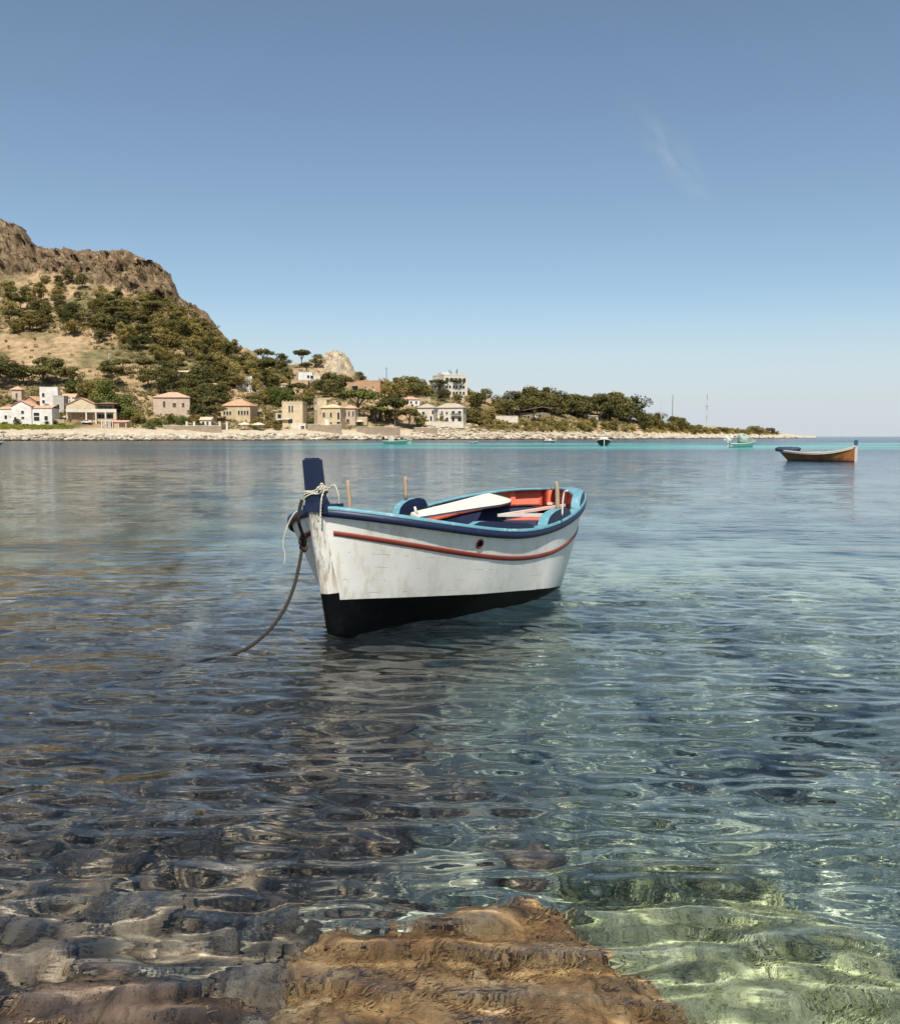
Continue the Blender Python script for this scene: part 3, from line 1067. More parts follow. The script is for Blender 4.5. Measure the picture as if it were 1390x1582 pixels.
house('small_tower', 'little pink tower with a pointed tile roof behind the white gable house', 25, 622, 14, 602, 4.2, 'pink_wall', ('hip', 'pink_roof', 1.7), 8, [('front', .5, .35, 0.9, 2.2, 'shuttered')], 'tower', Yoff=0)
house('tiled_cottage', 'cottage with an orange tiled gable roof between the white houses', 48, 630, 22, 620, 7, 'orange_wall', ('gable_y', 'orange_roof', 2.2), -10, [('front', .5, .35, 1.4, 0.9, 'shuttered')])
house('cube_house', 'tall plain white cube house above the orange cottage', 73, 634, 26, 599, 7, 'white_wall', ('flat', 'white_wall', 0.4), 14, [('front', .2, .6, 1.0, 1.6), ('front', .2, .32, 1.0, 1.3), ('left', .4, .6, 1.0, 1.5)])
house('annex_house', 'low grey annex right of the tall white cube house', 90, 638, 16, 612, 6, 'grey_wall', ('flat', 'grey_wall', 0.35), 5, [('front', .45, .28, 1.2, 1.7)])
house('hillside_house', 'pinkish house with a brown roof on the bare slope at the left edge', 4, 574, 22, 556, 8, 'pink_wall', ('hip', 'orange_roof', 1.9), 10, [('front', .3, .3, 1.0, 1.6), ('front', .7, .3, 1.0, 1.6)])

# villa with balconies
r, W_, Hh = house('villa', 'pale villa with a pink tiled gable and two long balconies', 122, 652, 44, 626, 11, 'cream_wall', ('gable_y', 'pink_roof', 3.1), 12,
                  [('front', .40, .60, 1.0, 1.5, 'shuttered'), ('front', .62, .60, 1.0, 1.5), ('front', .8, .60, .9, 1.5)], chimney=(-.42, 0.1, 3.6))
s = W_ / 44
bl = MB().box(-21 * s, 52 * s, -7.6, -5.52, 4.1, 4.35).build('balcony', M['offwhite_wall'], r)
MB().box(-21 * s, 52 * s, -7.75, -7.6, 4.1, 5.5).build('balcony_wall', M['offwhite_wall'], bl)
wg = MB().box(22.2 * s, 46 * s, -3.0, 5.4, -2.5, 7.4).build('wing', M['cream_wall'], r)
v, f = hip(33 * s, 11.5, 7.62, 1.0, 0.3)
obj('wing_roof', np.array(v) + np.array([37 * s, -0.9, 0]), f, M['dark_roof'], wg)
for k in range(4):
    x_ = (8 + k * 14) * s
    MB().box(x_ - 0.28, x_ + 0.28, -7.7, -7.15, -2.0, 4.098).build('pillar', M['offwhite_wall'], r)
MB().box(24 * s, 52 * s, -7.75, -7.5, 0.2, 1.4).build('terrace_wall', M['tan_wall'], r)
for k in range(3):
    x_ = (27 + k * 7) * s
    MB().box(x_ - 0.9, x_ + 0.9, -3.06, -3.002, 4.6, 6.9).build('window', M['glass'], wg)
    MB().box(x_ - 1.0, x_ + 1.0, -3.06, -3.002, 0.4, 3.4).build('doorway', M['glass'], wg)
MB().box(47 * s, 52 * s, -7.4, 4.0, -2.5, 4.098).build('side_wall', M['tan_wall'], r)
MB().box(-14 * s, 16 * s, -5.62, -5.502, 0.6, 3.6).build('porch', M['orange_wall'], r)

house('hip_roof_house', 'big pinkish house with a hipped tile roof on a green terrace', 262, 645, 54, 614, 12, 'pink_wall', ('hip', 'pink_roof', 2.6), 9,
      [('front', .30, .52, 1.2, 2.6, 'shuttered'), ('front', .58, .52, 1.6, 1.9, 'shuttered'), ('front', .82, .52, 1.2, 1.9, 'shuttered'), ('left', .5, .35, 3.2, 4.6, 'white'), ('left', .8, .45, 1.0, 2.0, 'shuttered')])
house('yellow_house', 'yellow house with a hipped red tile roof behind two cream parasols', 366, 652, 46, 627, 11, 'yellow_wall', ('hip', 'orange_roof', 3.2), -6,
      [('front', .12, .45, .9, 1.6), ('front', .22, .45, .9, 1.6), ('front', .32, .45, .9, 1.6), ('front', .62, .45, .9, 1.9), ('front', .72, .45, .9, 1.9), ('front', .82, .45, .9, 1.9), ('front', .92, .45, .9, 1.9)])

r, W_, Hh = house('parapet_house', 'cream house with a crenellated flat top and twin tall windows', 453, 660, 32, 623, 9, 'cream_wall', ('flat', 'cream_wall', 0.8), -4,
                  [('front', .36, .62, .75, 3.0), ('front', .50, .62, .75, 3.0), ('front', .4, .16, 2.0, 2.0)])
s = W_ / 32
wg = MB().box(-47 * s, -16.1 * s, -2.6, 4.0, -2.5, Hh * 0.60).build('wing', M['cream_wall'], r)
a_, b_ = -48 * s, -16.1 * s
MB().add([(a_, -3.2, Hh * .60 + .02), (b_, -3.2, Hh * .74), (b_, 4.2, Hh * .80), (a_, 4.2, Hh * .66), (a_, -3.2, Hh * .60 + .2), (b_, -3.2, Hh * .74 + .18), (b_, 4.2, Hh * .80 + .18), (a_, 4.2, Hh * .66 + .18)],
         [(3, 2, 1, 0), (4, 5, 6, 7), (0, 1, 5, 4), (1, 2, 6, 5), (2, 3, 7, 6), (3, 0, 4, 7)]).build('wing_roof', M['cream_roof'], wg)
for u, z, ww, hh in ((-41, .36, 1.2, 1.4), (-34, .36, 1.2, 1.4), (-22, .38, 1.6, 1.8)):
    MB().box(u * s - ww / 2, u * s + ww / 2, -2.66, -2.602, z * Hh, z * Hh + hh).build('window', M['glass'], wg)
MB().box(-25 * s, -4 * s, -5.6, -4.55, 0.32 * Hh, 0.36 * Hh).build('balcony', M['offwhite_wall'], r)
MB().box(-24 * s, -8 * s, -2.75, -2.602, 0, 0.28 * Hh).build('doorway', M['glass'], wg)
for k in range(6):
    x_ = (-14 + k * 5.6) * s
    MB().box(x_ - 0.3, x_ + 0.3, -4.75, -4.3, Hh + 0.81, Hh + 1.2).build('merlon', M['cream_wall'], r)

house('square_tower', 'square cream tower with three narrow windows under its top', 494, 660, 15, 617, 4.6, 'cream_wall', ('flat', 'cream_wall', 0.5), 28,
      [('left', .28, .62, .42, 2.8), ('left', .5, .62, .42, 2.8), ('left', .72, .62, .42, 2.8), ('left', .5, .84, 2.4, 1.0, 'shuttered'), ('left', .5, .1, .9, 1.5)], 'tower')
house('tower_house', 'yellow house with a pale hipped roof joined to the square tower', 513, 662, 31, 630, 9, 'yellow_wall', ('hip', 'cream_roof', 2.0), -8,
      [('front', .16, .55, 1.2, 2.2, 'shuttered'), ('front', .52, .55, .9, 2.0), ('front', .9, .45, 1.0, 3.0), ('front', .52, .12, .9, 1.8), ('front', .30, .02, 1.6, 4.0, 'white'), ('front', .9, .05, 1.6, 2.6)])
house('garden_pavilion', 'small pavilion with a pointed tile roof under the bright umbrella pine', 541, 658, 19, 631, 6, 'pink_wall', ('hip', 'pink_roof', 1.8), -10,
      [('front', .2, .55, .9, 2.4, 'shuttered'), ('front', .5, .55, .9, 2.4, 'shuttered'), ('front', .85, .55, .9, 2.4, 'shuttered'), ('front', .4, .2, 1.6, 1.6, 'shuttered')], 'pavilion')
house('garden_house', 'small tan garden house with a brown door left of the dark pines', 559, 660, 16, 645, 5, 'tan_wall', ('flat', 'offwhite_wall', 0.3), 0, [('front', .3, .1, 1.4, 2.2, 'shuttered')])
house('brown_cottage', 'brown cottage with a low tile roof half hidden by dark pines', 580, 648, 18, 630, 6, 'brown_wall', ('hip', 'cream_roof', 1.5), 6, [('front', .5, .3, 1.2, 1.4)])
house('twin_house', 'left pale house of the pair with pointed roofs above the rubble bank', 660, 652, 26, 630, 8, 'offwhite_wall', ('hip', 'grey_roof', 2.4), -14,
      [('front', .38, .55, 1.2, 1.3), ('front', .85, .08, .9, 2.4), ('front', .95, .55, .9, 2.0)])
r, W_, Hh = house('twin_house', 'right pale house of the pair with balconies and two pointed roofs', 697, 652, 42, 630, 9, 'offwhite_wall', ('hip', 'grey_roof', 2.5), -12,
                  [('front', .22, .50, .9, 2.0, 'shuttered'), ('front', .40, .55, .9, 1.2), ('front', .64, .5, 1.6, 2.0), ('front', .88, .5, 1.6, 2.0), ('front', .2, .05, 1.2, 2.0), ('front', .42, .05, 1.0, 2.0), ('front', .64, .05, 1.4, 2.2), ('front', .88, .05, 2.0, 2.0),
                   ('front', .22, .47, 2.0, 1.0, 'balcony'), ('front', .76, .47, 5.4, 1.0, 'balcony')])
v, f = hip(W_ * .38, 7.5, Hh + 0.3, 1.9, 0.2)
obj('second_roof', np.array(v) + np.array([W_ * 0.30, -0.5, 0.0]), f, M['grey_roof'], r)

# upper slope
r, W_, Hh = house('hotel', 'large white three storey building with roof antennas on the hilltop', 695, 613, 40, 580, 16, 'offwhite_wall', ('flat', 'offwhite_wall', 0.7), 24,
                  [('front', u, v_, 1.9, 2.3) for v_ in (.70,) for u in (.14, .32, .5, .68, .86)] + [('front', u, v_, 1.3, 1.6) for v_ in (.40, .12) for u in (.14, .26, .42, .54, .70, .84)] + [('left', .3, .7, 1.2, 1.5), ('left', .65, .42, 1.2, 1.5), ('left', .3, .42, 1.2, 1.5)], 'building')
MB().box(-W_ * .42, -W_ * .12, -3, 4, Hh + 0.01, Hh + 2.0).build('stair_head', M['white_wall'], r)
for x_, h_ in ((-.08, 3.6), (0.0, 2.8), (.22, 3.2), (.24, 4.2)):
    MB().tube([(x_ * W_, -2, Hh), (x_ * W_, -2, Hh + h_)], 0.11, 6).box(x_ * W_ - .25, x_ * W_ + .25, -2.2, -1.8, Hh + h_ * .6, Hh + h_).build('antenna', M['metal_grey'], r)
house('white_block', 'small white block behind trees left of the hilltop building', 664, 606, 20, 588, 8, 'white_wall', ('flat', 'white_wall', 0.4), 18, [('front', .5, .4, 1.0, 1.3), ('front', .75, .4, 1.0, 1.3)])
r, W_, Hh = house('terrace_block', 'flat roofed orange brown block on the slope under the tall pole', 563, 612, 52, 589, 9, 'orange_wall', ('flat', 'orange_wall', 0.5), -6,
                  [('front', .24, .40, 3.6, 2.6), ('front', .55, .5, 1.0, 1.4, 'shuttered'), ('front', .78, .55, .9, 1.3, 'shuttered'), ('front', .08, .2, 1.0, 1.4)])
MB().box(-W_ / 2 - 3.6, -W_ / 2 - 0.01, -4.2, 4.0, -2.5, Hh * 1.0).build('end_bay', M['white_wall'], r)['label'] = 'white end bay with two windows'
for z_ in (.25, .62):
    MB().box(-W_ / 2 - 2.6, -W_ / 2 - 1.4, -4.26, -4.202, z_ * Hh, z_ * Hh + 1.5).build('window', M['glass'], r)
MB().box(W_ * .1, W_ * .35, -4.62, -4.502, 0, Hh * .45).build('ochre_panel', M['yellow_wall'], r)
r, W_, Hh = house('flat_roof_house', 'white flat roofed house below the rocky knob', 469, 591, 22, 575, 8, 'white_wall', ('flat', 'white_wall', 0.3), 14, [('front', .7, .45, 1.3, 1.5), ('front', .95, .4, 1.6, 1.7)])
MB().box(W_ / 2 + 0.01, W_ / 2 + 5.5, -3.6, 3.6, -2.5, Hh * .7).build('side_block', M['offwhite_wall'], r)
house('ochre_terrace', 'low ochre terrace house under the white flat roofed house', 463, 600, 26, 588, 6, 'ochre_wall', ('flat', 'tan_wall', 0.35), 0, [('front', .12, .2, 1.6, 2.0, 'white'), ('front', .75, .25, 1.4, 1.6, 'shuttered')])
house('white_cottage', 'bright white cube cottage alone among the pines on the slope', 375, 604, 24, 582, 7, 'white_wall', ('flat', 'white_wall', 0.3), 12, [('front', .3, .62, 1.0, 1.2), ('front', .7, .3, 1.0, 1.3)])
house('stone_hut', 'small pale hut below and right of the white cube cottage', 404, 611, 14, 603, 5, 'offwhite_wall', ('flat', 'cream_wall', 0.2), 0, [('front', .5, .2, 1.0, 1.5, 'shuttered')])
house('slope_hut', 'low hut with a pale sloping roof among pines below the bare path', 274, 583, 26, 575, 7, 'tan_wall', ('shed', 'cream_roof', 1.3), 10, [('front', .7, .2, 1.2, 1.4, 'shuttered')])

house('slope_cottage', 'small cream cottage among pines right of the sloping roof hut', 328, 606, 15, 597, 6, 'cream_wall', ('gable_x', 'pink_roof', 1.6), 8, [('front', .3, .3, .9, 1.2), ('front', .7, .3, .9, 1.2)])
house('slope_cottage', 'pale cottage half hidden by trees left of the ochre terrace', 436, 603, 16, 594, 6, 'offwhite_wall', ('hip', 'cream_roof', 1.4), -6, [('front', .3, .3, .9, 1.2), ('front', .7, .3, .9, 1.2)])
house('white_villa', 'low white villa on the slope left of the hilltop building', 634, 626, 26, 617, 7, 'white_wall', ('hip', 'pink_roof', 1.5), 6, [('front', .2, .25, 1.0, 1.4), ('front', .5, .25, 1.0, 1.4), ('front', .8, .25, 1.0, 1.4)])
house('garden_house', 'white garden house between the yellow house and the cream parasols wall', 318, 659, 17, 649, 5, 'white_wall', ('gable_x', 'cream_roof', 1.2), -4, [('front', .3, .25, 1.0, 1.4), ('front', .7, .05, 1.0, 2.1, 'shuttered')])
house('white_cottage', 'bright white cottage with a tile roof behind the villa chimney', 104, 626, 20, 614, 6, 'white_wall', ('gable_x', 'pink_roof', 1.6), 6, [('front', .3, .35, 1.0, 1.3), ('front', .7, .35, 1.0, 1.3)])

# long low building on the wooded bank
r, W_, Hh = house('long_building', 'long low building with a sloping dark roof in front of the pine belt', 822, 648, 56, 638, 9, 'brown_wall', ('flat', 'grey_wall', 0.15), -3,
                  [('front', u, .15, 1.3, 1.7) for u in (.05, .14, .23, .32, .41)] + [('front', .62, .1, 1.6, 2.6, 'white'), ('front', .72, .1, 1.4, 2.6)], 'building')
MB().add([(-W_ * .55, -6.5, Hh + .3), (W_ * .3, -6.5, Hh + 3.4), (W_ * .55, -6.5, Hh + 2.2), (W_ * .55, 5, Hh + 2.4), (W_ * .3, 5, Hh + 3.6), (-W_ * .55, 5, Hh + .5),
          (-W_ * .55, -6.5, Hh + .7), (W_ * .3, -6.5, Hh + 3.8), (W_ * .55, -6.5, Hh + 2.6), (W_ * .55, 5, Hh + 2.8), (W_ * .3, 5, Hh + 4.0), (-W_ * .55, 5, Hh + .9)],
         [(0, 5, 4, 1), (1, 4, 3, 2), (6, 7, 10, 11), (7, 8, 9, 10), (0, 1, 7, 6), (1, 2, 8, 7), (2, 3, 9, 8), (5, 0, 6, 11), (3, 4, 10, 9), (4, 5, 11, 10)]).build('roof', M['dark_roof'], r)
house('wood_hut', 'small grey hut among the dark pines right of the long building', 916, 650, 15, 643, 5, 'grey_wall', ('shed', 'grey_roof', 0.6), 0, [('front', .7, .2, 1.0, 1.6)])
house('point_hut', 'tiny dark roofed hut at the right end of the pine belt', 1003, 654, 12, 648, 5, 'tan_wall', ('shed', 'dark_roof', 0.6), 0, [('front', .4, .15, 1.6, 1.6)])
house('beach_hut', 'low brown hut with a flat roof right of the white pergola', 182, 661, 26, 652, 5, 'tan_wall', ('shed', 'pink_roof', 0.7), 2, [('front', .12, .2, 1.2, 1.6), ('front', .75, .1, 2.6, 1.8, 'shuttered')], 'hut')
house('boat_shed', 'flat roofed white shed at the foot of the parapet house', 461, 663.5, 22, 655, 5, 'offwhite_wall', ('flat', 'white_wall', 0.25), 0, [('front', .8, .1, 1.6, 1.4, 'shuttered')], 'shed')

# pergola
p = place(165, 661)
pg_ = thing('pergola', 'white timber pergola beside the low brown hut', 'pergola', p)
for x_ in (-1.7, 0, 1.7):
    for y_ in (0, 2.6):
        MB().box(x_ - .14, x_ + .14, y_ - .14, y_ + .14, -1, 2.9).build('post', M['white_frame'], pg_)
for y_ in (0, 2.6):
    MB().box(-2.1, 2.1, y_ - .12, y_ + .12, 2.902, 3.12).build('beam', M['white_frame'], pg_)
for k in range(6):
    MB().box(-1.9 + k * .76 - .07, -1.9 + k * .76 + .07, -0.4, 3.0, 3.122, 3.26).build('slat', M['white_frame'], pg_)


# garden walls and gate pillars
def wall_run(label, px0, px1, py_base, h_px, mat, name='garden_wall'):
    a, b = place(px0, py_base), place(px1, py_base)
    Y0 = min(a.y, b.y) - 0.6
    za, zb = at_y(px0, py_base, Y0), at_y(px1, py_base, Y0)
    h = h_px / FPX * Y0
    d = Vector((zb.x - za.x, 0, 0))
    root = thing(name, label, 'wall', (za.x, Y0, za.z))
    n = max(2, int(d.length / 4))
    rj = random.Random(int(px0))
    seg = d.length / n
    for k in range(n):
        hh = h * rj.uniform(0.9, 1.05)
        MB().box(k * seg, (k + 1) * seg - 0.02, 0, 0.5, -2.0, hh).build('wall_section', M[mat], root)
    MB().box(-0.06, d.length + 0.04, -0.05, 0.55, h * 1.055, h * 1.055 + 0.16).build('coping', M['offwhite_wall'], root)
    return root


wall_run('long brown stone garden wall left of the cream parasols', 252, 342, 663, 5, 'stone_wall')
wall_run('brown retaining wall in front of the big dark pines', 551, 618, 667, 7, 'stone_wall')
wall_run('grey garden wall between the white shed and the tower house', 475, 528, 665, 9, 'stone_wall')
wall_run('dark wall right of the retaining wall by the rubble bank', 640, 676, 667, 6, 'stone_wall')
wall_run('tan garden wall in front of the white gable house', 56, 100, 656, 7, 'tan_wall')
wall_run('low tan wall under the villa right of the parked white car', 160, 178, 659, 5, 'tan_wall')
wall_run('long pale wall under the pine belt left of the long building', 752, 800, 647, 4, 'offwhite_wall')
wall_run('pale terrace wall below the pair of houses with pointed roofs', 652, 716, 655, 3, 'offwhite_wall')
wall_run('fence like tan wall on the slope under the hilltop trees', 615, 665, 620, 5, 'tan_wall')
for px, lb in ((296, 'pair of pale gate pillars in the brown wall, left gateway'), (347, 'pair of pale gate pillars beside the cream parasols')):
    p = place(px, 663)
    r = thing('gateway', lb, 'gate', (p.x, p.y - 1.2, p.z))
    for x_ in (-1.5, 1.5):
        MB().box(x_ - .4, x_ + .4, -.4, .4, -1, 2.9).box(x_ - .52, x_ + .52, -.52, .52, 2.902, 3.1).build('pillar', M['offwhite_wall'], r)
    MB().box(-1.08, 1.08, -.05, .05, 0.1, 2.0).build('gate_leaf', M['shutter'], r)


def parasol(label, px, py, w_px, h):
    p = place(px, py)
    r = thing('parasol', label, 'parasol', p, group='parasols on the shore')
    MB().tube([(0, 0, -0.5), (0, 0, h)], 0.06, 6).build('pole', M['metal_pale'], r)
    rad = w_px / 2 / FPX * p.y
    n = 10
    v = [(0, 0, h + 0.2)] + [(rad * math.cos(2 * math.pi * k / n), rad * math.sin(2 * math.pi * k / n), h - rad * 0.24) for k in range(n)] + [(rad * .99 * math.cos(2 * math.pi * k / n), rad * .99 * math.sin(2 * math.pi * k / n), h - rad * 0.24 - 0.22) for k in range(n)]
    f = [(0, 1 + k, 1 + (k + 1) % n) for k in range(n)] + [(1 + k, 11 + k, 11 + (k + 1) % n, 1 + (k + 1) % n) for k in range(n)]
    obj('canopy', v, f, M['canvas'], r)
    MB().box(-.4, .4, -.4, .4, -.3, .12).build('base', M['stone_wall'], r)


parasol('left one of the two wide cream parasols by the gate pillars', 378, 664, 21, 2.9)
parasol('right one of the two wide cream parasols by the gate pillars', 399, 664, 22, 2.9)
parasol('small cream parasol left of the dark pines on the retaining wall', 556, 660, 13, 3.0)

# parked white car
p = place(135, 657)
car = thing('parked_car', 'small white car parked below the villa balconies', 'car', (p.x, p.y - 0.5, p.z + 0.1), R(4))
prof_ = [(-2.1, .35), (-2.1, .85), (-1.45, .95), (-0.85, 1.42), (0.85, 1.45), (1.5, 1.0), (2.05, .9), (2.1, .35)]
v = [(x_, y_ * (0.82 if z_ > 1.2 else 1.0), z_) for y_ in (-.82, .82) for x_, z_ in prof_]
n = len(prof_)
MB().add(v, [tuple(range(n)), tuple(range(n, 2 * n))[::-1]] + [(i, i + n, (i + 1) % n + n, (i + 1) % n) for i in range(n)]).build('body', M['white_wall'], car)
for x_ in (-1.3, 1.3):
    for y_ in (-.86, .86):
        MB().tube([(x_, y_ - .1, .33), (x_, y_ + .1, .33)], .34, 12).build('wheel', M['shutter'], car)
MB().add([(-1.2, -.85, .98), (-.8, -.73, 1.36), (0.0, -.73, 1.38), (0.0, -.85, .98)], [(0, 3, 2, 1)]).build('side_window', M['glass'], car)
MB().add([(0.1, -.85, .98), (0.1, -.73, 1.38), (0.75, -.73, 1.38), (1.25, -.85, .98)], [(0, 3, 2, 1)]).build('side_window', M['glass'], car)
p = place(103, 648)
car = thing('parked_car', 'pale car under the trees right of the white house', 'car', (p.x, p.y, p.z + 0.1), R(-6))
MB().add(v, [tuple(range(n)), tuple(range(n, 2 * n))[::-1]] + [(i, i + n, (i + 1) % n + n, (i + 1) % n) for i in range(n)]).build('body', M['offwhite_wall'], car)
for x_ in (-1.3, 1.3):
    for y_ in (-.86, .86):
        MB().tube([(x_, y_ - .1, .33), (x_, y_ + .1, .33)], .34, 12).build('wheel', M['shutter'], car)


def pole(name, label, px, py0, py1, r=0.12, mat='metal_grey', arms=(), Yadd=0, cat='pole', bands=False):
    p = place(px, py0)
    Y = p.y + Yadd
    b, t_ = at_y(px, py0, Y), at_y(px, py1, Y)
    h = t_.z - b.z
    ro = thing(name, label, cat, b)
    if bands:
        for k in range(7):
            MB().tube([(0, 0, -1 + (h + 1) * k / 7), (0, 0, -1 + (h + 1) * (k + 1) / 7)], r, 6, True).build('mast_section', M['metal_pale' if k % 2 else 'red_band'], ro)
    else:
        MB().tube([(0, 0, -2), (0, 0, h)], [r * 1.2, r * .8], 8).build('shaft', M[mat], ro)
    for z_, w_, ax in arms:
        MB().box(-w_, w_, -.08, .08, h * z_ - .08, h * z_ + .08).build('crossarm', M[mat], ro)
    return ro, h


M['red_band'] = paint('faded_red_mast', (0.42, 0.20, 0.16), amt=0.1)
ro, h = pole('lamp_post', 'pale street lamp post by the path on the bare slope', 169, 581, 547, .16, 'metal_pale', cat='lamp')
MB().box(-.1, 1.2, -.12, .12, h, h + .18).build('lamp_head', M['metal_pale'], ro)
pole('utility_pole', 'tall dark pole beside the orange brown block', 597, 604, 567, .22, 'metal_grey', [(.93, .8, 0)])
pole('utility_pole', 'short thin pole left of the tall dark pole', 586, 600, 582, .12, 'metal_grey')
pole('antenna_mast', 'stout dark antenna above the pine belt, left of two', 783, 630, 603, .28, 'metal_grey', [(.95, .6, 0)], cat='antenna')
pole('antenna_mast', 'thin dark antenna above the pine belt, right of two', 791, 630, 605, .16, 'metal_grey', cat='antenna')
pole('radio_mast', 'tall red and white banded radio mast on the low point', 1091, 664, 609, .26, bands=True, cat='mast', arms=[(.66, 1.6, 0)])
pole('radio_mast', 'dark radio mast left of the banded mast', 1038, 664, 610, .26, 'metal_grey', cat='mast')
pole('radio_mast', 'faint pale radio mast, leftmost on the low point', 1021, 664, 612, .16, 'metal_pale', cat='mast')
pole('mooring_post', 'dark post standing at the waterline at the left edge', 6, 680, 669, .2, 'metal_grey', cat='post')
pole('signal_post', 'thin pole on the rocky ridge left of the knob', 494, 562, 549, .14, 'metal_grey')

# banks of shore rock: hundreds of boulders, not separable from here
rs = random.Random(8)
protos = [blob(1, 1, 0.75, 60 + k, 9, 6, 0.3, 1.6) for k in range(6)]
sv, sf, nv_ = [], [], 0
for k in range(3000):
    px = rs.uniform(-60, 1235)
    Ys = float(np.interp(px, SHX, SHY))
    up = px > 640 and px < 1000
    if up and rs.random() < 0.45:
        py = rs.uniform(655, 676)
        q = place(px, py)
        s_ = rs.uniform(0.4, 1.3)
        if px > 760 and rs.random() < .35:
            continue
    else:
        dd = abs(rs.gauss(0, 4)) - 1.2
        Yb = Ys + dd
        q = Vector(((px - PW / 2) / FPX * Yb * cP, Yb, max(ground(px, Yb), -0.2)))
        s_ = rs.uniform(0.2, 0.9) ** 1.3 * (0.75 if px > 1000 else 1)
    v_, f_ = protos[rs.randrange(6)]
    th = rs.uniform(0, 6.28)
    c_, n_ = math.cos(th), math.sin(th)
    g = np.stack([(v_[:, 0] * c_ - v_[:, 1] * n_) * s_ * 1.5, (v_[:, 0] * n_ + v_[:, 1] * c_) * s_, v_[:, 2] * s_ * rs.uniform(.6, 1)], -1) + np.array(q)
    sv.append(g)
    sf.append(f_ + nv_)
    nv_ += len(v_)


def shore_rock():
    t = NT('shore_limestone')
    pos = t.geo()
    x, y, z = t.xyz(pos)
    n = t.noise(pos, 0.6, 7, 0.75)
    c = t.ramp(n, [(0.34, (0.09, 0.07, 0.05)), (0.46, (0.27, 0.22, 0.16)), (0.58, (0.46, 0.39, 0.29)), (0.75, (0.64, 0.57, 0.46))])
    zz_ = t.math('ADD', z, t.math('MULTIPLY', t.math('SUBTRACT', n, 0.5), 1.4))
    c = t.mix(t.math('SUBTRACT', 1.0, t.rng(zz_, 0.25, 0.75)), c, (0.045, 0.04, 0.03))
    return t.bsdf(c, 0.9, t.bump(n, 0.7, 0.2), 0.1)


M['shore_rock'] = shore_rock()
o = obj('shore_rocks', np.concatenate(sv), np.concatenate(sf), M['shore_rock'])
tag(o, 'pale limestone rocks heaped along the far waterline', 'rocks', kind='stuff')
# ================================================================== TREES
def leaves(pts, nrm, size, rg):
    """one small bent leaf-clump face per point"""
    n = len(pts)
    a = np.cross(nrm, rg.normal(0, 1, (n, 3)))
    a /= np.linalg.norm(a, axis=1)[:, None] + 1e-9
    b = np.cross(nrm, a)
    s = size * rg.uniform(0.6, 1.4, n)[:, None]
    e = rg.uniform(0.5, 1.0, n)[:, None]
    v = np.stack([pts - a * s, pts + b * s * e, pts + a * s, pts - b * s * e], 1).reshape(-1, 3)
    f = np.arange(4 * n).reshape(n, 4)
    return v, f


def crown(kind, seed):
    rg = np.random.default_rng(seed)
    C_, Rr = [], []
    if kind == 'umbrella':
        for k in range(16):
            r_, th = math.sqrt(rg.uniform()) * 0.78, rg.uniform(0, 6.28)
            C_.append((r_ * math.cos(th), r_ * math.sin(th), 1.25 + 0.22 * (1 - r_ ** 2) + rg.normal(0, .04)))
            Rr.append((rg.uniform(.26, .38), rg.uniform(.13, .2)))
    elif kind == 'pine':
        for k in range(15):
            h = rg.uniform(0, 1)
            r_ = (0.72 * (1 - h ** 2) + 0.1) * math.sqrt(rg.uniform())
            th = rg.uniform(0, 6.28)
            C_.append((r_ * math.cos(th), r_ * math.sin(th), 0.62 + 1.0 * h))
            q = rg.choice([.2, .27, .34, .44])
            Rr.append((q, q * rg.uniform(.5, .85)))
    elif kind == 'round':
        for k in range(15):
            h = rg.uniform(0, 1)
            r_ = 0.68 * math.sqrt(rg.uniform()) * math.sqrt(max(0.05, 1 - (2 * h - .8) ** 2 * .6))
            th = rg.uniform(0, 6.28)
            C_.append((r_ * math.cos(th), r_ * math.sin(th), 0.35 + 1.0 * h))
            q = rg.choice([.2, .28, .36, .46])
            Rr.append((q, q * rg.uniform(.6, .95)))
    else:  # low spreading bush
        for k in range(10):
            r_, th = math.sqrt(rg.uniform()) * 0.72, rg.uniform(0, 6.28)
            C_.append((r_ * math.cos(th), r_ * math.sin(th), 0.18 + rg.uniform(0, .42)))
            q = rg.uniform(.26, .42)
            Rr.append((q, q * .75))
    P_, N_ = [], []
    for (c, (rx, rz)) in zip(C_, Rr):
        n = 120
        d = rg.normal(0, 1, (n, 3))
        d /= np.linalg.norm(d, axis=1)[:, None]
        rad = rg.uniform(.55, 1.08, n)[:, None]
        p = np.array(c) + d * rad * np.array([rx, rx, rz])
        P_.append(p)
        N_.append(d * .8 + rg.normal(0, .55, (n, 3)) + np.array([0, 0, .35]))
    P_, N_ = np.concatenate(P_), np.concatenate(N_)
    N_ /= np.linalg.norm(N_, axis=1)[:, None]
    P_[:, 2] = np.maximum(P_[:, 2], 0.02)
    return leaves(P_, N_, 0.056, rg), C_


def trunk(kind, seed, cs):
    rj = random.Random(seed)
    m = MB()
    top = {'umbrella': 1.2, 'pine': 1.15, 'round': 0.8, 'bush': 0.3}[kind]
    lean = rj.uniform(-.1, .1)
    m.tube([(0, 0, -0.35), (lean * .3, 0, top * .4), (lean, 0.02, top * .75), (lean * 1.1, 0, top)], [.06, .05, .04, .02], 6)
    for c in rj.sample(cs, 5):
        m.tube([(lean * .6, 0, top * rj.uniform(.45, .7)), (c[0] * .6, c[1] * .6, c[2] - .16), (c[0], c[1], c[2])], [.028, .02, .008], 5)
    return m


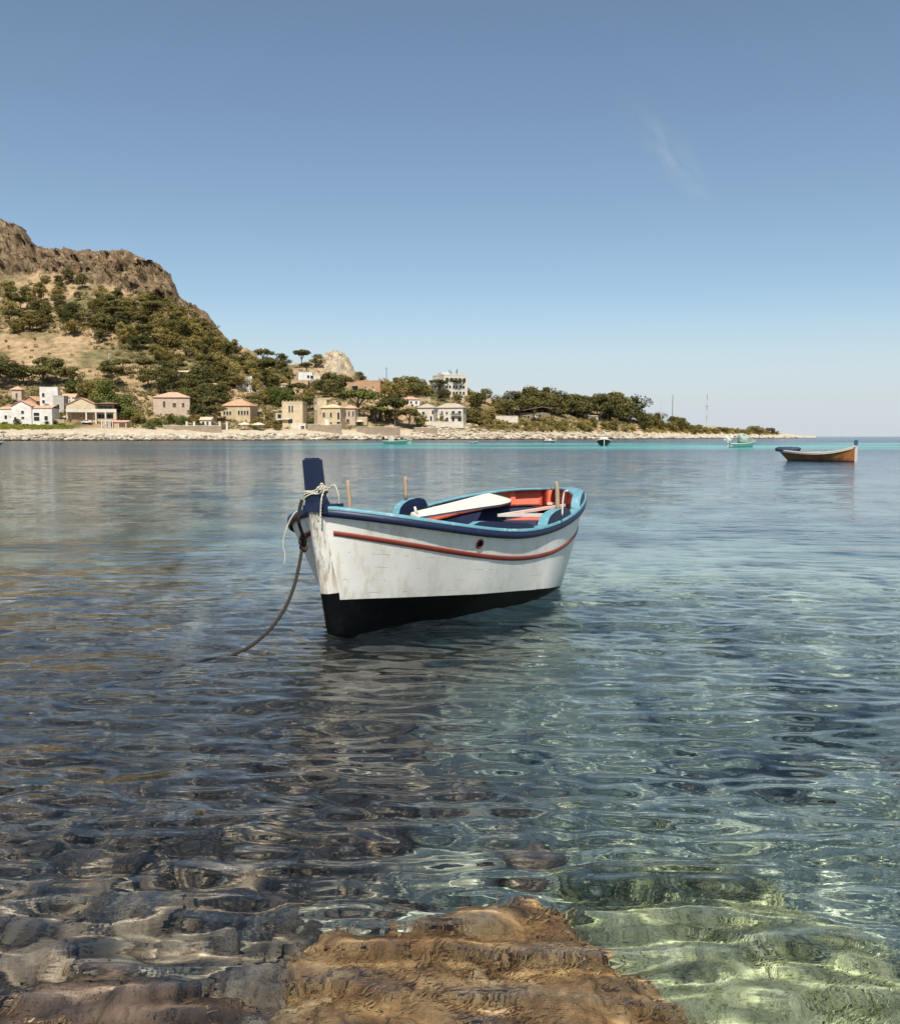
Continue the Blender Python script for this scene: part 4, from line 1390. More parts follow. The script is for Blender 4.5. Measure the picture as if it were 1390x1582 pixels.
PROT = {}
for kind, lf in (('umbrella', 'leaf_dark'), ('umbrella', 'leaf_green'), ('pine', 'leaf_dark'), ('pine', 'leaf_olive'), ('round', 'leaf_olive'), ('round', 'leaf_green'), ('round', 'leaf_dark'), ('bush', 'leaf_scrub'), ('bush', 'leaf_olive'), ('bush', 'leaf_green'), ('bush', 'petal')):
    for k in range(3):
        (v, f), cs = crown(kind, hash_ := (len(PROT) * 7 + 3))
        tr_ = trunk(kind, hash_, cs)
        PROT.setdefault((kind, lf), []).append((mesh('crown', v, f, M[lf]), mesh('trunk', tr_.v, tr_.f, M['bark'])))

WORD = {('umbrella', 'leaf_dark'): 'dark umbrella pine', ('umbrella', 'leaf_green'): 'bright green umbrella pine', ('pine', 'leaf_dark'): 'dark green pine', ('pine', 'leaf_olive'): 'olive toned pine',
        ('round', 'leaf_olive'): 'round olive tree', ('round', 'leaf_green'): 'round green tree', ('round', 'leaf_dark'): 'round dark tree',
        ('bush', 'leaf_scrub'): 'dry brownish bush', ('bush', 'leaf_olive'): 'olive green bush', ('bush', 'leaf_green'): 'green garden bush', ('bush', 'petal'): 'bush covered in pink flowers'}
TREES = []
rt = random.Random(77)


def plant(kind, px, py, w_px, zone, hscale=1.0):
    p = place(px, py)
    TREES.append((kind, px, py, p, w_px * (1.22 if kind[0] != 'bush' else 1.1) / 2 / FPX * p.y, zone, hscale * 0.92))


def fill(zone, poly, n, kinds, w, mind=9, avoid=()):
    xs, ys = [q[0] for q in poly], [q[1] for q in poly]
    got, tries = [], 0
    while len(got) < n and tries < n * 120:
        tries += 1
        x, y = rt.uniform(min(xs), max(xs)), rt.uniform(min(ys), max(ys))
        ins = False
        j = len(poly) - 1
        for i in range(len(poly)):
            if (poly[i][1] > y) != (poly[j][1] > y) and x < (poly[j][0] - poly[i][0]) * (y - poly[i][1]) / (poly[j][1] - poly[i][1]) + poly[i][0]:
                ins = not ins
            j = i
        if not ins or any(a <= x <= b and c <= y <= d for a, b, c, d in avoid):
            continue
        if any(((x - g[0]) / mind) ** 2 + ((y - g[1]) / (mind * .55)) ** 2 < 1 for g in got):
            continue
        got.append((x, y))
        plant(rt.choice(kinds), x, y, rt.uniform(*w), zone, rt.uniform(.85, 1.15))


U, UG = ('umbrella', 'leaf_dark'), ('umbrella', 'leaf_green')
PD, PO = ('pine', 'leaf_dark'), ('pine', 'leaf_olive')
RO, RG_, RD = ('round', 'leaf_olive'), ('round', 'leaf_green'), ('round', 'leaf_dark')
BS, BO, BG, BP = ('bush', 'leaf_scrub'), ('bush', 'leaf_olive'), ('bush', 'leaf_green'), ('bush', 'petal')
fill('under the crag on the left', [(70, 440), (120, 436), (230, 470), (255, 500), (180, 500), (75, 462)], 17, [PD, PD, RD, RO, PO], (15, 24), 12)
fill('at the left edge of the wooded slope', [(-20, 452), (60, 458), (85, 500), (65, 528), (0, 512), (-20, 505)], 19, [PD, PD, PO, RO, U], (18, 30), 12)
fill('in the wood above the bare slope', [(85, 468), (170, 482), (235, 510), (220, 552), (150, 540), (80, 505)], 26, [PD, PD, PD, PO, RO, U], (18, 30), 12)
fill('on the middle of the hillside', [(170, 470), (262, 500), (330, 535), (340, 565), (280, 570), (200, 548)], 30, [PD, PO, RO, RO, PO, U], (18, 30), 12)
fill('on the right shoulder of the hill', [(262, 478), (300, 492), (345, 535), (405, 566), (412, 585), (340, 580), (300, 545)], 26, [PD, PO, RO, PD, BO], (15, 25), 11)
fill('above the big pinkish house', [(150, 592), (180, 575), (225, 585), (300, 590), (345, 600), (330, 618), (215, 612)], 16, [U, U, PD, PD, RD], (24, 36), 16, [(195, 225, 588, 606), (262, 286, 572, 588)])
fill('behind the white houses on the left', [(-15, 592), (110, 590), (118, 606), (-15, 606)], 8, [PD, PD, U], (28, 42), 16)
for px, py, w in ((152, 640, 36), (180, 645, 34), (132, 620, 34), (112, 612, 24), (165, 622, 36), (196, 638, 32), (200, 650, 30), (150, 610, 30), (215, 655, 24), (115, 645, 18)):
    plant(rt.choice([RO, RG_, RO]), px, py, w, 'between the villa and the pinkish house', 1.0)
fill('between the pinkish house and the yellow house', [(285, 610), (345, 612), (342, 658), (300, 660), (285, 650)], 14, [U, PD, RD, RO, PD], (22, 34), 13)
fill('in front of the pinkish house', [(222, 652), (335, 655), (335, 663), (222, 663)], 9, [RO, BG, BO, RG_], (15, 22), 14)
fill('around the white cube cottage', [(300, 580), (362, 578), (450, 585), (452, 606), (405, 612), (330, 600)], 20, [PD, U, PD, RO, PO], (20, 32), 13, [(362, 388, 578, 604), (398, 410, 602, 611)])
fill('between the yellow house and the parapet house', [(388, 618), (480, 612), (486, 625), (478, 640), (470, 622), (402, 632), (392, 650)], 13, [U, RO, PD, RG_], (20, 30), 13)
fill('in the gardens below the parapet house', [(392, 650), (432, 652), (436, 664), (392, 664)], 6, [RO, BG, BO], (16, 26), 11)
for px, py, w in ((476, 646, 14), (470, 641, 10)):
    plant(BP, px, py, w, 'beside the parapet house')
plant(BG, 478, 658, 20, 'between the parapet house and the tower')
plant(BG, 492, 662, 14, 'between the parapet house and the tower')
fill('on the ridge left of the rocky knob', [(405, 566), (440, 570), (500, 566), (470, 580), (445, 575), (420, 585)], 7, [PD, PD, U, RD], (18, 30), 14)
fill('on the slope below the rocky knob', [(488, 600), (530, 602), (532, 622), (500, 618), (486, 608)], 7, [U, PD, RO], (20, 30), 12)
plant(PD, 556, 592, 18, 'right of the rocky knob')
plant(RD, 561, 592, 13, 'right of the rocky knob')
plant(UG, 552, 648, 62, 'beside the tower house', 0.75)
plant(UG, 580, 655, 40, 'beside the tower house', 0.7)
fill('on the crest right of the orange brown block', [(594, 604), (640, 604), (662, 612), (655, 622), (598, 618)], 12, [PD, RD, RO, PO], (18, 30), 12)
plant(U, 611, 660, 46, 'on the retaining wall', 1.0)
plant(U, 632, 662, 38, 'on the retaining wall', .8)
plant(RD, 600, 655, 26, 'on the retaining wall')
plant(RO, 648, 660, 24, 'on the retaining wall')
plant(BG, 566, 664, 18, 'on the retaining wall')
plant(BG, 585, 663, 20, 'on the retaining wall')
plant(U, 677, 610, 24, 'in front of the hilltop building', 1.0)
plant(U, 697, 612, 34, 'in front of the hilltop building', .8)
fill('below the hilltop building', [(655, 612), (725, 612), (770, 626), (765, 634), (690, 626)], 13, [RD, PD, RO, BO], (14, 24), 11)
for px, py, w in ((741, 634, 30), (771, 640, 26), (728, 655, 30), (718, 650, 22), (755, 650, 24)):
    plant(rt.choice([RD, RD, RO]) if py < 645 else RO, px, py, w, 'right of the pair of houses')
fill('in the pine belt along the crest', [(775, 640), (800, 636), (870, 637), (960, 646), (990, 653), (990, 658), (860, 645), (780, 646)], 30, [PD, RD, RD, PD], (28, 42), 9)
fill('on the scrubby bank by the water', [(728, 655), (800, 652), (900, 655), (990, 660), (985, 667), (900, 668), (745, 667)], 30, [BO, BO, BS, RO, BO], (14, 24), 10)
for px, py, w in ((1038, 664, 24), (1060, 663, 15), (1004, 660, 16), (1018, 663, 16), (997, 668, 20)):
    plant(RD if w > 18 else RO, px, py, w, 'on the low point at the right')
fill('along the end of the low point', [(1045, 664), (1180, 668), (1200, 671), (1050, 669)], 20, [BO, BS, BO], (13, 22), 8)
fill('between the pine belt and the radio masts', [(985, 655), (1060, 660), (1060, 667), (990, 666)], 9, [RO, RD, BO], (16, 26), 9)
fill('in front of the white gable house', [(0, 655), (60, 655), (100, 657), (100, 660), (0, 660)], 9, [BG, ('round', 'leaf_dark')], (9, 14), 8)

# name, label and link every tree; ordinals run from left to right among look-alikes of one spot
ORD = ['leftmost', 'second from the left', 'third from the left', 'fourth from the left', 'fifth from the left', 'sixth from the left', 'seventh from the left', 'eighth from the left', 'ninth from the left', 'tenth from the left', 'eleventh from the left', 'twelfth from the left', 'thirteenth from the left', 'fourteenth from the left', 'fifteenth from the left', 'sixteenth from the left', 'seventeenth from the left', 'eighteenth from the left', 'nineteenth from the left', 'twentieth from the left'] + ['rightmost'] * 20
sets = {}
for q in TREES:
    sets.setdefault((q[0], q[5]), []).append(q)
for (kind, zone), qs in sets.items():
    qs.sort(key=lambda q: q[1])
    nm = {'umbrella': 'pine_tree', 'pine': 'pine_tree', 'round': 'round_tree', 'bush': 'garden_bush'}[kind[0]]
    for i, (kd, px, py, p, rad, zn, hs) in enumerate(qs):
        lb = WORD[kind] + ' ' + zone if len(qs) == 1 else ORD[i] + ' ' + WORD[kind] + ' ' + zone
        ro = thing(nm, lb, 'bush' if kind[0] == 'bush' else 'tree', p, R(rt.uniform(0, 360)), WORD[kind] + 's ' + zone if len(qs) > 1 else None)
        ro.scale = (rad * 1.05, rad * 1.05, rad * 1.05 * hs)
        cm, tm_ = PROT[kind][rt.randrange(3)]
        link(bpy.data.objects.new('crown', cm), ro)
        if kind[0] != 'bush':
            link(bpy.data.objects.new('trunk', tm_), ro)

# scrub and grass: nobody could count it
rg = np.random.default_rng(5)


def scatter(name, label, mat, n, poly, size, blades, avoid=()):
    pts = []
    xs, ys = [q[0] for q in poly], [q[1] for q in poly]
    while len(pts) < n:
        x, y = rg.uniform(min(xs), max(xs)), rg.uniform(min(ys), max(ys))
        ins = False
        j = len(poly) - 1
        for i in range(len(poly)):
            if (poly[i][1] > y) != (poly[j][1] > y) and x < (poly[j][0] - poly[i][0]) * (y - poly[i][1]) / (poly[j][1] - poly[i][1]) + poly[i][0]:
                ins = not ins
            j = i
        if not ins:
            continue
        if any(a <= x <= b and c <= y <= d for a, b, c, d in avoid) and rg.uniform() < .93:
            continue
        p = place(x, y)
        pts.append((p.x + rg.normal(0, 1), p.y + rg.normal(0, 1), p.z, rg.uniform(.5, 1.6)))
    P_ = np.array(pts)
    q = np.repeat(P_, blades, 0)
    d = rg.normal(0, 1, (len(q), 3))
    d /= np.linalg.norm(d, axis=1)[:, None]
    pos = q[:, :3] + d * q[:, 3:] * np.array([size, size, size * .6]) + np.array([0, 0, size * .3])
    nr = d + np.array([0, 0, .6]) + rg.normal(0, .4, d.shape)
    nr /= np.linalg.norm(nr, axis=1)[:, None]
    v, f = leaves(pos, nr, size * .32, rg)
    o = obj(name, v, f, M[mat])
    tag(o, label, 'plants', kind='stuff')


CLEAR = [(0, 150, 515, 600), (150, 185, 545, 575), (192, 228, 588, 606)]
scatter('scrub', 'dry olive scrub spread over the hillside', 'leaf_scrub', 1500, [(-30, 440), (90, 432), (250, 470), (345, 530), (420, 566), (540, 580), (720, 608), (720, 652), (-30, 652)], 1.15, 26, CLEAR)
scatter('slope_scrub', 'olive scrub climbing the right shoulder of the hill', 'leaf_olive', 900, [(200, 455), (265, 455), (285, 478), (335, 505), (352, 530), (405, 562), (420, 580), (330, 575), (250, 520)], 1.3, 26)
scatter('crag_scrub', 'small scrub growing on the ledges of the crag', 'leaf_scrub', 420, [(-20, 360), (20, 362), (60, 396), (200, 400), (262, 432), (275, 465), (335, 512), (250, 470), (120, 425), (-20, 425)], 0.9, 22)
scatter('point_scrub', 'olive scrub covering the low point at the right', 'leaf_olive', 500, [(990, 655), (1060, 660), (1150, 665), (1215, 671), (1180, 671), (1000, 668)], 1.0, 24)
scatter('undergrowth', 'dark green undergrowth between the trees', 'leaf_dark', 2000, [(-30, 470), (90, 470), (250, 500), (345, 545), (420, 575), (540, 600), (760, 625), (980, 655), (980, 668), (740, 668), (720, 652), (-30, 652)], 1.2, 26, CLEAR)
scatter('bank_scrub', 'mixed scrub on the bank and low point to the right', 'leaf_olive', 1000, [(720, 650), (800, 648), (1000, 656), (1200, 668), (1210, 672), (1000, 668), (730, 668)], 0.95, 24)
scatter('grass_strip', 'bright yellow green grass strip in front of the white houses', 'leaf_grass', 700, [(-20, 657), (108, 658), (112, 663), (-20, 664)], 0.55, 30)
scatter('garden_plants', 'low garden plants along the foot of the houses', 'leaf_green', 330, [(200, 650), (560, 650), (560, 664), (200, 663)], 0.8, 26)
# ================================================================== BOATS
def poly_sheer(c):
    return np.poly1d(np.polyfit(np.linspace(0, 1, len(c)), c, len(c) - 1))


class Hull:
    """s runs aft from the stem, t to the side, z up"""

    def __init__(self, L, B, tm, ab, as_, qb, qs, sheer, rake0, rake1, keel=-0.28, e=(1.0, 0.42, 0.75), bmin=0.045):
        self.__dict__.update(L=L, B=B, tm=tm, ab=ab, as_=as_, qb=qb, qs=qs, rake0=rake0, rake1=rake1, keel=keel, e=e, bmin=bmin)
        self.sheer = poly_sheer(sheer)

    def bg(self, T):
        T = np.asarray(T, float)
        f = np.where(T < self.tm, np.maximum(0, 1 - np.abs(np.maximum(self.tm - T, 0) / self.tm) ** self.ab) ** self.qb,
                     np.maximum(0, 1 - np.abs(np.maximum(T - self.tm, 0) / (1 - self.tm)) ** self.as_) ** self.qs)
        return np.maximum(self.B / 2 * f, self.bmin)

    def zg(self, T):
        return self.sheer(np.asarray(T, float))

    def ee(self, T):
        if len(self.e) == 6:
            return np.interp(T, [0, 0.1, 0.25, 0.5, 0.8, 1], self.e)
        return np.interp(T, [0, 0.25, 0.5, 0.8, 1], [self.e[0], (self.e[0] + self.e[1]) / 2, self.e[1], (self.e[1] + self.e[2]) / 2, self.e[2]])

    def pt(self, T, z, off=0.0):
        """(s, t, z) on the port side skin at station T and height z, moved OFF outwards"""
        T, z = np.broadcast_arrays(np.asarray(T, float), np.asarray(z, float))
        g = self.zg(T)
        k = np.clip((z - self.keel) / (g - self.keel), 0.0, 1.2)
        b = np.maximum(self.bg(T) * k ** self.ee(T), self.bmin * 0.8)
        g0, g1 = self.zg(0.0), self.zg(1.0)
        s0 = np.where(z > 0, self.rake0 * (1 - z / g0), self.rake0 - 0.7 * z)
        s1 = self.L - np.where(z > 0, self.rake1 * (1 - np.minimum(z / g1, 1)) ** 1.0, self.rake1 - 1.2 * z)
        s = s0 + T * (s1 - s0)
        if off:
            h = 1e-3
            b2 = self.bg(np.clip(T + h, 0, 1)) - self.bg(np.clip(T - h, 0, 1))
            ds = 2 * h * self.L
            n = np.hypot(b2, ds)
            s = s - off * b2 / n
            b = np.maximum(b + off * ds / n, 0.004)
        return np.stack([s, b, z], -1)


def half(H, s, z):
    T_ = np.linspace(0, 1, 300)
    p = H.pt(T_, z)
    return float(np.interp(s, p[:, 0], p[:, 1]))


def grid_faces(n, m, flip=False):
    i = np.arange(n * m).reshape(n, m)
    f = np.stack([i[:-1, :-1], i[1:, :-1], i[1:, 1:], i[:-1, 1:]], -1).reshape(-1, 4)
    return f[:, ::-1] if flip else f


def skin(H, T, zrows, off=0.0):
    """both sides of the skin as one mesh: zrows(T) -> heights, list of arrays"""
    Z = np.stack([z if isinstance(z, np.ndarray) else np.full_like(T, z) for z in zrows], 1)
    p = H.pt(T[:, None] + 0 * Z, Z, off)
    n, m = Z.shape
    P1 = np.stack([p[..., 1], p[..., 0], p[..., 2]], -1).reshape(-1, 3)     # local X = port, Y = aft
    P2 = P1 * np.array([-1, 1, 1])
    # close the ends: last column joins the other side
    f1 = grid_faces(n, m, True)
    f2 = grid_faces(n, m, False) + n * m
    ends = []
    for c, fl in ((0, False), (n - 1, True)):
        for j in range(m - 1):
            a, b = c * m + j, c * m + j + 1
            q = (a, b, b + n * m, a + n * m)
            ends.append(q[::-1] if fl else q)
    return np.concatenate([P1, P2]), np.concatenate([f1, f2, np.array(ends)])


def cheb(n):
    return (1 - np.cos(np.linspace(0, math.pi, n))) / 2


def strip(H, T, prof, sides=(1, -1)):
    """sweep a closed profile [(out, dz)] along the gunwale line; out = outwards from the skin, dz from the sheer"""
    vs, fs, nb = [], [], 0
    for sd_ in sides:
        rows = []
        for o_, dz in prof:
            o_ = o_(T) if callable(o_) else o_
            if np.ndim(o_):
                p = np.stack([H.pt(Ti, H.zg(Ti), float(oi)) for Ti, oi in zip(T, o_)])
            else:
                p = H.pt(T, H.zg(T), o_)
            d = dz(T) if callable(dz) else dz
            p = np.stack([sd_ * p[:, 1], p[:, 0], p[:, 2] + d], -1)
            rows.append(p)
        rows.append(rows[0])
        A = np.stack(rows, 1)
        n, m = A.shape[:2]
        vs.append(A.reshape(-1, 3))
        fs.append(grid_faces(n, m, sd_ > 0) + nb)
        nb += n * m
    return np.concatenate(vs), np.concatenate(fs)


def hull_paint():
    t = NT('white_hull_paint')
    c = t.coord()
    x, y, z = t.xyz(c)
    n1 = t.noise(c, 2.2, 6, 0.65)
    n2 = t.noise(t.coord(scale=(1, 1, 0.18)), 9, 6, 0.7)
    n3 = t.noise(c, 40, 3, 0.6)
    base = t.mix(t.rng(n1, 0.3, 0.7), (0.74, 0.72, 0.66), (0.82, 0.80, 0.74))
    # rust-brown runs below the rail and yellowed paint near the stem
    bow = t.math('SUBTRACT', 1.0, t.rng(y, 0.05, 0.9))
    runs = t.math('MULTIPLY', t.rng(n2, 0.47, 0.66), t.math('ADD', 0.22, t.math('MULTIPLY', bow, 0.35)))
    base = t.mix(runs, base, (0.50, 0.40, 0.27))
    # plank seams: broken hair lines where the paint has opened
    at = t.n('ShaderNodeAttribute', attribute_name='plank')
    fr = t.math('FRACT', at.outputs['Fac'])
    ln = t.math('LESS_THAN', t.math('ABSOLUTE', t.math('SUBTRACT', fr, 0.5)), 0.020)
    brk = t.rng(t.noise(t.coord(scale=(1, 1, 4)), 5, 3, 0.7), 0.56, 0.62)
    seam = t.math('MULTIPLY', ln, brk)
    base = t.mix(t.math('MULTIPLY', seam, 0.5), base, (0.12, 0.10, 0.08))
    chips = t.math('MULTIPLY', t.rng(t.noise(t.coord(scale=(0.4, 0.4, 3)), 26, 3, 0.7), 0.70, 0.74), 0.8)
    base = t.mix(chips, base, (0.22, 0.17, 0.12))
    # weed and slime just above the bottom paint, thickest aft
    wl = t.n('ShaderNodeAttribute', attribute_name='above_paint')
    sl = t.math('SUBTRACT', 1.0, t.rng(wl.outputs['Fac'], 0.0, 0.16))
    aft = t.math('ADD', t.math('MULTIPLY', t.rng(y, 2.2, 3.8), 0.8), 0.10)
    sl = t.math('MULTIPLY', t.math('MULTIPLY', sl, aft), t.rng(n2, 0.3, 0.6))
    base = t.mix(sl, base, (0.06, 0.06, 0.035))
    h = t.math('SUBTRACT', t.math('ADD', t.math('MULTIPLY', n3, 0.3), t.math('MULTIPLY', n1, 0.8)), seam)
    return t.bsdf(base, 0.42, t.bump(h, 0.35, 0.006), 0.4)


M['hull_white'] = hull_paint()
M['hull_black'] = paint('black_bottom_paint', (0.003, 0.003, 0.004), (0.018, 0.02, 0.012), 0.3, 0.6, 5, 0.15, 0.12)
M['stripe_red'] = paint('red_stripe_paint', (0.22, 0.042, 0.026), (0.25, 0.13, 0.09), 0.35, 0.5, 9)
M['boat_red'] = paint('red_deck_paint', (0.70, 0.13, 0.07), (0.68, 0.30, 0.20), 0.3, 0.5, 7)
M['boat_red_shaded'] = paint('shaded_red_paint', (0.085, 0.022, 0.035), (0.16, 0.09, 0.09), 0.4, 0.5, 8)  # red darkened to maroon: shade put into the colour
M['boat_navy'] = paint('navy_paint', (0.012, 0.020, 0.055), (0.05, 0.06, 0.09), 0.3, 0.45, 8)
M['boat_blue'] = paint('blue_interior_paint', (0.055, 0.13, 0.24), (0.14, 0.2, 0.27), 0.3, 0.55, 7)
M['rail_blue'] = paint('light_blue_rail_paint', (0.125, 0.30, 0.36), (0.58, 0.58, 0.52), 0.7, 0.5, 14)
M['boat_cream'] = paint('cream_trim_paint', (0.72, 0.66, 0.56), (0.45, 0.34, 0.22), 0.3, 0.5, 9)
M['wood_raw'] = paint('weathered_wood', (0.42, 0.30, 0.19), (0.12, 0.085, 0.06), 0.5, 0.85, 12, 0.4)
M['rope_dark'] = paint('dark_rope_fibre', (0.04, 0.032, 0.024), (0.05, 0.045, 0.03), 0.4, 0.95, 30, 0.4)
M['rope_white'] = paint('white_rope_fibre', (0.66, 0.60, 0.48), (0.3, 0.24, 0.16), 0.35, 0.95, 30, 0.4)


def stem_paint():
    t = NT('cracked_stem_paint')
    c = t.coord()
    n1 = t.noise(t.coord(scale=(6, 6, 0.9)), 4, 6, 0.7, 0.3)
    n2 = t.noise(t.coord(scale=(9, 9, 0.7)), 3.2, 4, 0.62, 0.6)
    base = t.mix(t.rng(n1, 0.42, 0.7), (0.72, 0.69, 0.62), (0.40, 0.32, 0.21))
    cr = t.math('SUBTRACT', 1.0, t.rng(t.math('ABSOLUTE', t.math('SUBTRACT', n2, 0.54)), 0.004, 0.018))
    x, y, z = t.xyz(c)
    cr = t.math('MULTIPLY', cr, t.rng(z, 0.35, 0.75))
    base = t.mix(cr, base, (0.03, 0.024, 0.018))
    h = t.math('SUBTRACT', n1, t.math('MULTIPLY', cr, 2.5))
    return t.bsdf(base, 0.6, t.bump(h, 0.6, 0.008), 0.3)


M['stem_paint'] = stem_paint()

# ---------------------------------------------------------------- the white boat
H = Hull(BL, BB, 0.4318, 3.0512, 2.6719, 0.7957, 0.8635, (1.0284, 0.7551, 0.723, 0.8797, 0.9477), 0.1353, 0.42, keel=-0.80, e=(2.3, 1.15, 0.48, 0.16, 0.34, 0.8))
HEEL = 0.0479
boat = thing('rowing_boat', 'white wooden fishing boat with red stripe and blue rail moored in front', 'boat', (XB, YB, 0), (0, -HEEL, -TH))


def paint_line(T):
    s_ = T * BL
    return 0.272 - 0.048 * s_ - 0.009 * s_ ** 2


def loc_px(px, py, z):
    """boat-local point seen at a pixel at local height z (for placing fittings)"""
    Mw = Matrix.Translation((XB, YB, 0)) @ Matrix.Rotation(-TH, 4, 'Z') @ Matrix.Rotation(-HEEL, 4, 'Y')
    Mi = Mw.inverted()
    o_ = Mi @ Vector((0, 0, CAMH))
    d_ = Mi.to_3x3() @ Vector(ray(px, py))
    k = (z - o_.z) / d_.z
    return o_ + d_ * k


T = cheb(64)
zp = paint_line(T)
v, f = skin(H, T, [zp + 0.002 + (H.zg(T) - zp) * k for k in np.linspace(0, 1, 15)])
ho = obj('hull', v, f, M['hull_white'], boat, True)
n_, m_ = len(T), 15
at_ = ho.data.attributes.new('plank', 'FLOAT', 'POINT')
at_.data.foreach_set('value', np.tile(np.tile(np.linspace(0, 6.4, m_), n_), 2).astype(np.float32))
at_ = ho.data.attributes.new('above_paint', 'FLOAT', 'POINT')
at_.data.foreach_set('value', (v[:, 2] - np.tile(np.repeat(zp, m_), 2)).astype(np.float32))
v, f = skin(H, T, [-0.29 + (zp + 0.29) * k for k in np.linspace(0, 1, 13)], 0.004)
dz_ = np.tile(np.repeat(zp, 13), 2) - v[:, 2]
v[:, 0] *= np.maximum(1 - 1.45 * np.maximum(dz_, 0), 0.3)      # the bilge turns in below the paint line
obj('hull_bottom', v, f, M['hull_black'], boat, True)['label'] = 'black painted bottom'


def stripe_z(T):
    return -(0.185 + 0.034 * T * BL)


# half-round red rubbing stripe that follows the skin
vs, fs, nb = [], [], 0
T2 = np.linspace(0.012, 0.97, 70)
for sd_ in (1, -1):
    rows = []
    for k in range(7):
        th = -math.pi / 2 + math.pi * k / 6
        p = H.pt(T2, H.zg(T2) + stripe_z(T2) + 0.021 * math.sin(th), 0.001 + 0.011 * math.cos(th))
        rows.append(np.stack([sd_ * p[:, 1], p[:, 0], p[:, 2]], -1))
    A = np.stack(rows, 1)
    vs.append(A.reshape(-1, 3))
    fs.append(grid_faces(len(T2), 7, sd_ > 0) + nb)
    nb += len(T2) * 7
obj('rubbing_stripe', np.concatenate(vs), np.concatenate(fs), M['stripe_red'], boat, True)

T3 = np.concatenate([[0.004], cheb(60)[2:-2], [0.994]])
v, f = strip(H, T3, [(0.002, -0.062), (0.016, -0.058), (0.021, -0.03), (0.019, 0.0), (0.002, 0.001)])
obj('rub_rail', v, f, M['boat_navy'], boat, False)


def cap_in(T):
    return -np.minimum(0.072 + 0.07 * np.clip((T - 0.72) / 0.12, 0, 1), H.bg(T) - 0.01)


v, f = strip(H, T3, [(0.021, 0.002), (0.021, 0.020), (0.014, 0.026), (lambda T: cap_in(T) + 0.005, 0.028), (cap_in, 0.022), (cap_in, 0.002)])
obj('gunwale', v, f, M['rail_blue'], boat, False)

# inside skin: red band on top, blue below
Ti = np.concatenate([np.linspace(0.03, 0.9, 44), np.linspace(0.9, 0.985, 12)[1:]])
band = H.zg(Ti) - 0.17
v, f = skin(H, Ti, [band, band + 0.085, H.zg(Ti) + 0.001], -0.035)
nI = len(Ti)
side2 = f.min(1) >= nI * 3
fwd = Ti[(f.min(1) % (nI * 3)) // 3] < 0.60  # forward starboard faces take the maroon that stands for shade there
obj('inner_band', v, f[:, ::-1], [M['boat_red'], M['boat_red_shaded']], boat, True, (side2 & fwd).astype(int))['label'] = 'inside of the topsides, red, with shade coloured in as maroon forward to starboard'
v, f = skin(H, Ti, [0.16 + (band - 0.16) * k for k in (0, .12, .25, .45, .7, 1)], -0.035)
dz_ = np.tile(np.repeat(paint_line(Ti), 6), 2) - v[:, 2]
v[:, 0] *= np.maximum(1 - 1.9 * np.maximum(dz_ + 0.03, 0), 0.3)
obj('inner_skin', v, f[:, ::-1], M['boat_navy'], boat, True)['label'] = 'navy painted inside of the hull'
# cream stringer between the two
vs, fs, nb = [], [], 0
for sd_ in (1, -1):
    rows = []
    for o_, dz in ((-0.036, -0.012), (-0.056, -0.012), (-0.056, 0.010), (-0.036, 0.010)):
        p = H.pt(Ti, band + dz, o_)
        rows.append(np.stack([sd_ * p[:, 1], p[:, 0], p[:, 2]], -1))
    rows.append(rows[0])
    A = np.stack(rows, 1)
    vs.append(A.reshape(-1, 3))
    fs.append(grid_faces(len(Ti), 5, sd_ > 0) + nb)
    nb += len(Ti) * 5
obj('stringer', np.concatenate(vs), np.concatenate(fs), M['stripe_red'], boat)
# frames standing on the red band
for T_ in (0.22, 0.32, 0.42, 0.52, 0.62, 0.71, 0.79, 0.86, 0.925):
    for sd_ in (1, -1):
        b_ = MB()
        z0, z1 = float(H.zg(T_)) - 0.16, float(H.zg(T_)) - 0.002
        q = []
        for z_ in (z0, z1):
            for dT in (-0.005, 0.005):
                for o_ in (-0.034, -0.066):
                    p = H.pt(T_ + dT, z_, o_)
                    q.append((sd_ * p[1], p[0], p[2]))
        b_.add(q, [(0, 1, 3, 2), (4, 6, 7, 5), (0, 4, 5, 1), (2, 3, 7, 6), (0, 2, 6, 4), (1, 5, 7, 3)])
        b_.build('frame', M['boat_red'], boat)

# floor boards
for k in range(-2, 3):
    x0 = k * 0.2
    ok = [t_ for t_ in np.linspace(0.2, 0.74, 75) if float(H.pt(t_, 0.12)[1]) * 0.7 - 0.06 > abs(x0) + 0.094]
    if not ok:
        continue
    b_ = MB().box(x0 - 0.094, x0 + 0.094, ok[0] * BL, ok[-1] * BL, 0.18, 0.20)
    b_.build('floor_board', M['boat_blue'], boat)
# bow thwart and bow deck
b_ = MB()
w_ = float(H.pt(0.27, 0.56)[1]) - 0.05
b_.box(-w_, w_, 1.10, 1.36, 0.54, 0.575)
b_.build('thwart', M['boat_navy'], boat)
b_ = MB()
w_ = float(H.pt(0.56, 0.46)[1]) - 0.05
b_.box(-w_, w_, 2.35, 2.6, 0.43, 0.465)
b_.build('thwart', M['boat_navy'], boat)
Td = np.linspace(0.02, 0.17, 9)
p = H.pt(Td, H.zg(Td) - 0.02, -0.04)
q = [(-a[1], a[0], a[2]) for a in p] + [(a[1], a[0], a[2]) for a in p]
b_ = MB().add(q, [(i, i + 1, i + 10, i + 9) for i in range(8)])
b_.build('bow_deck', M['boat_navy'], boat)

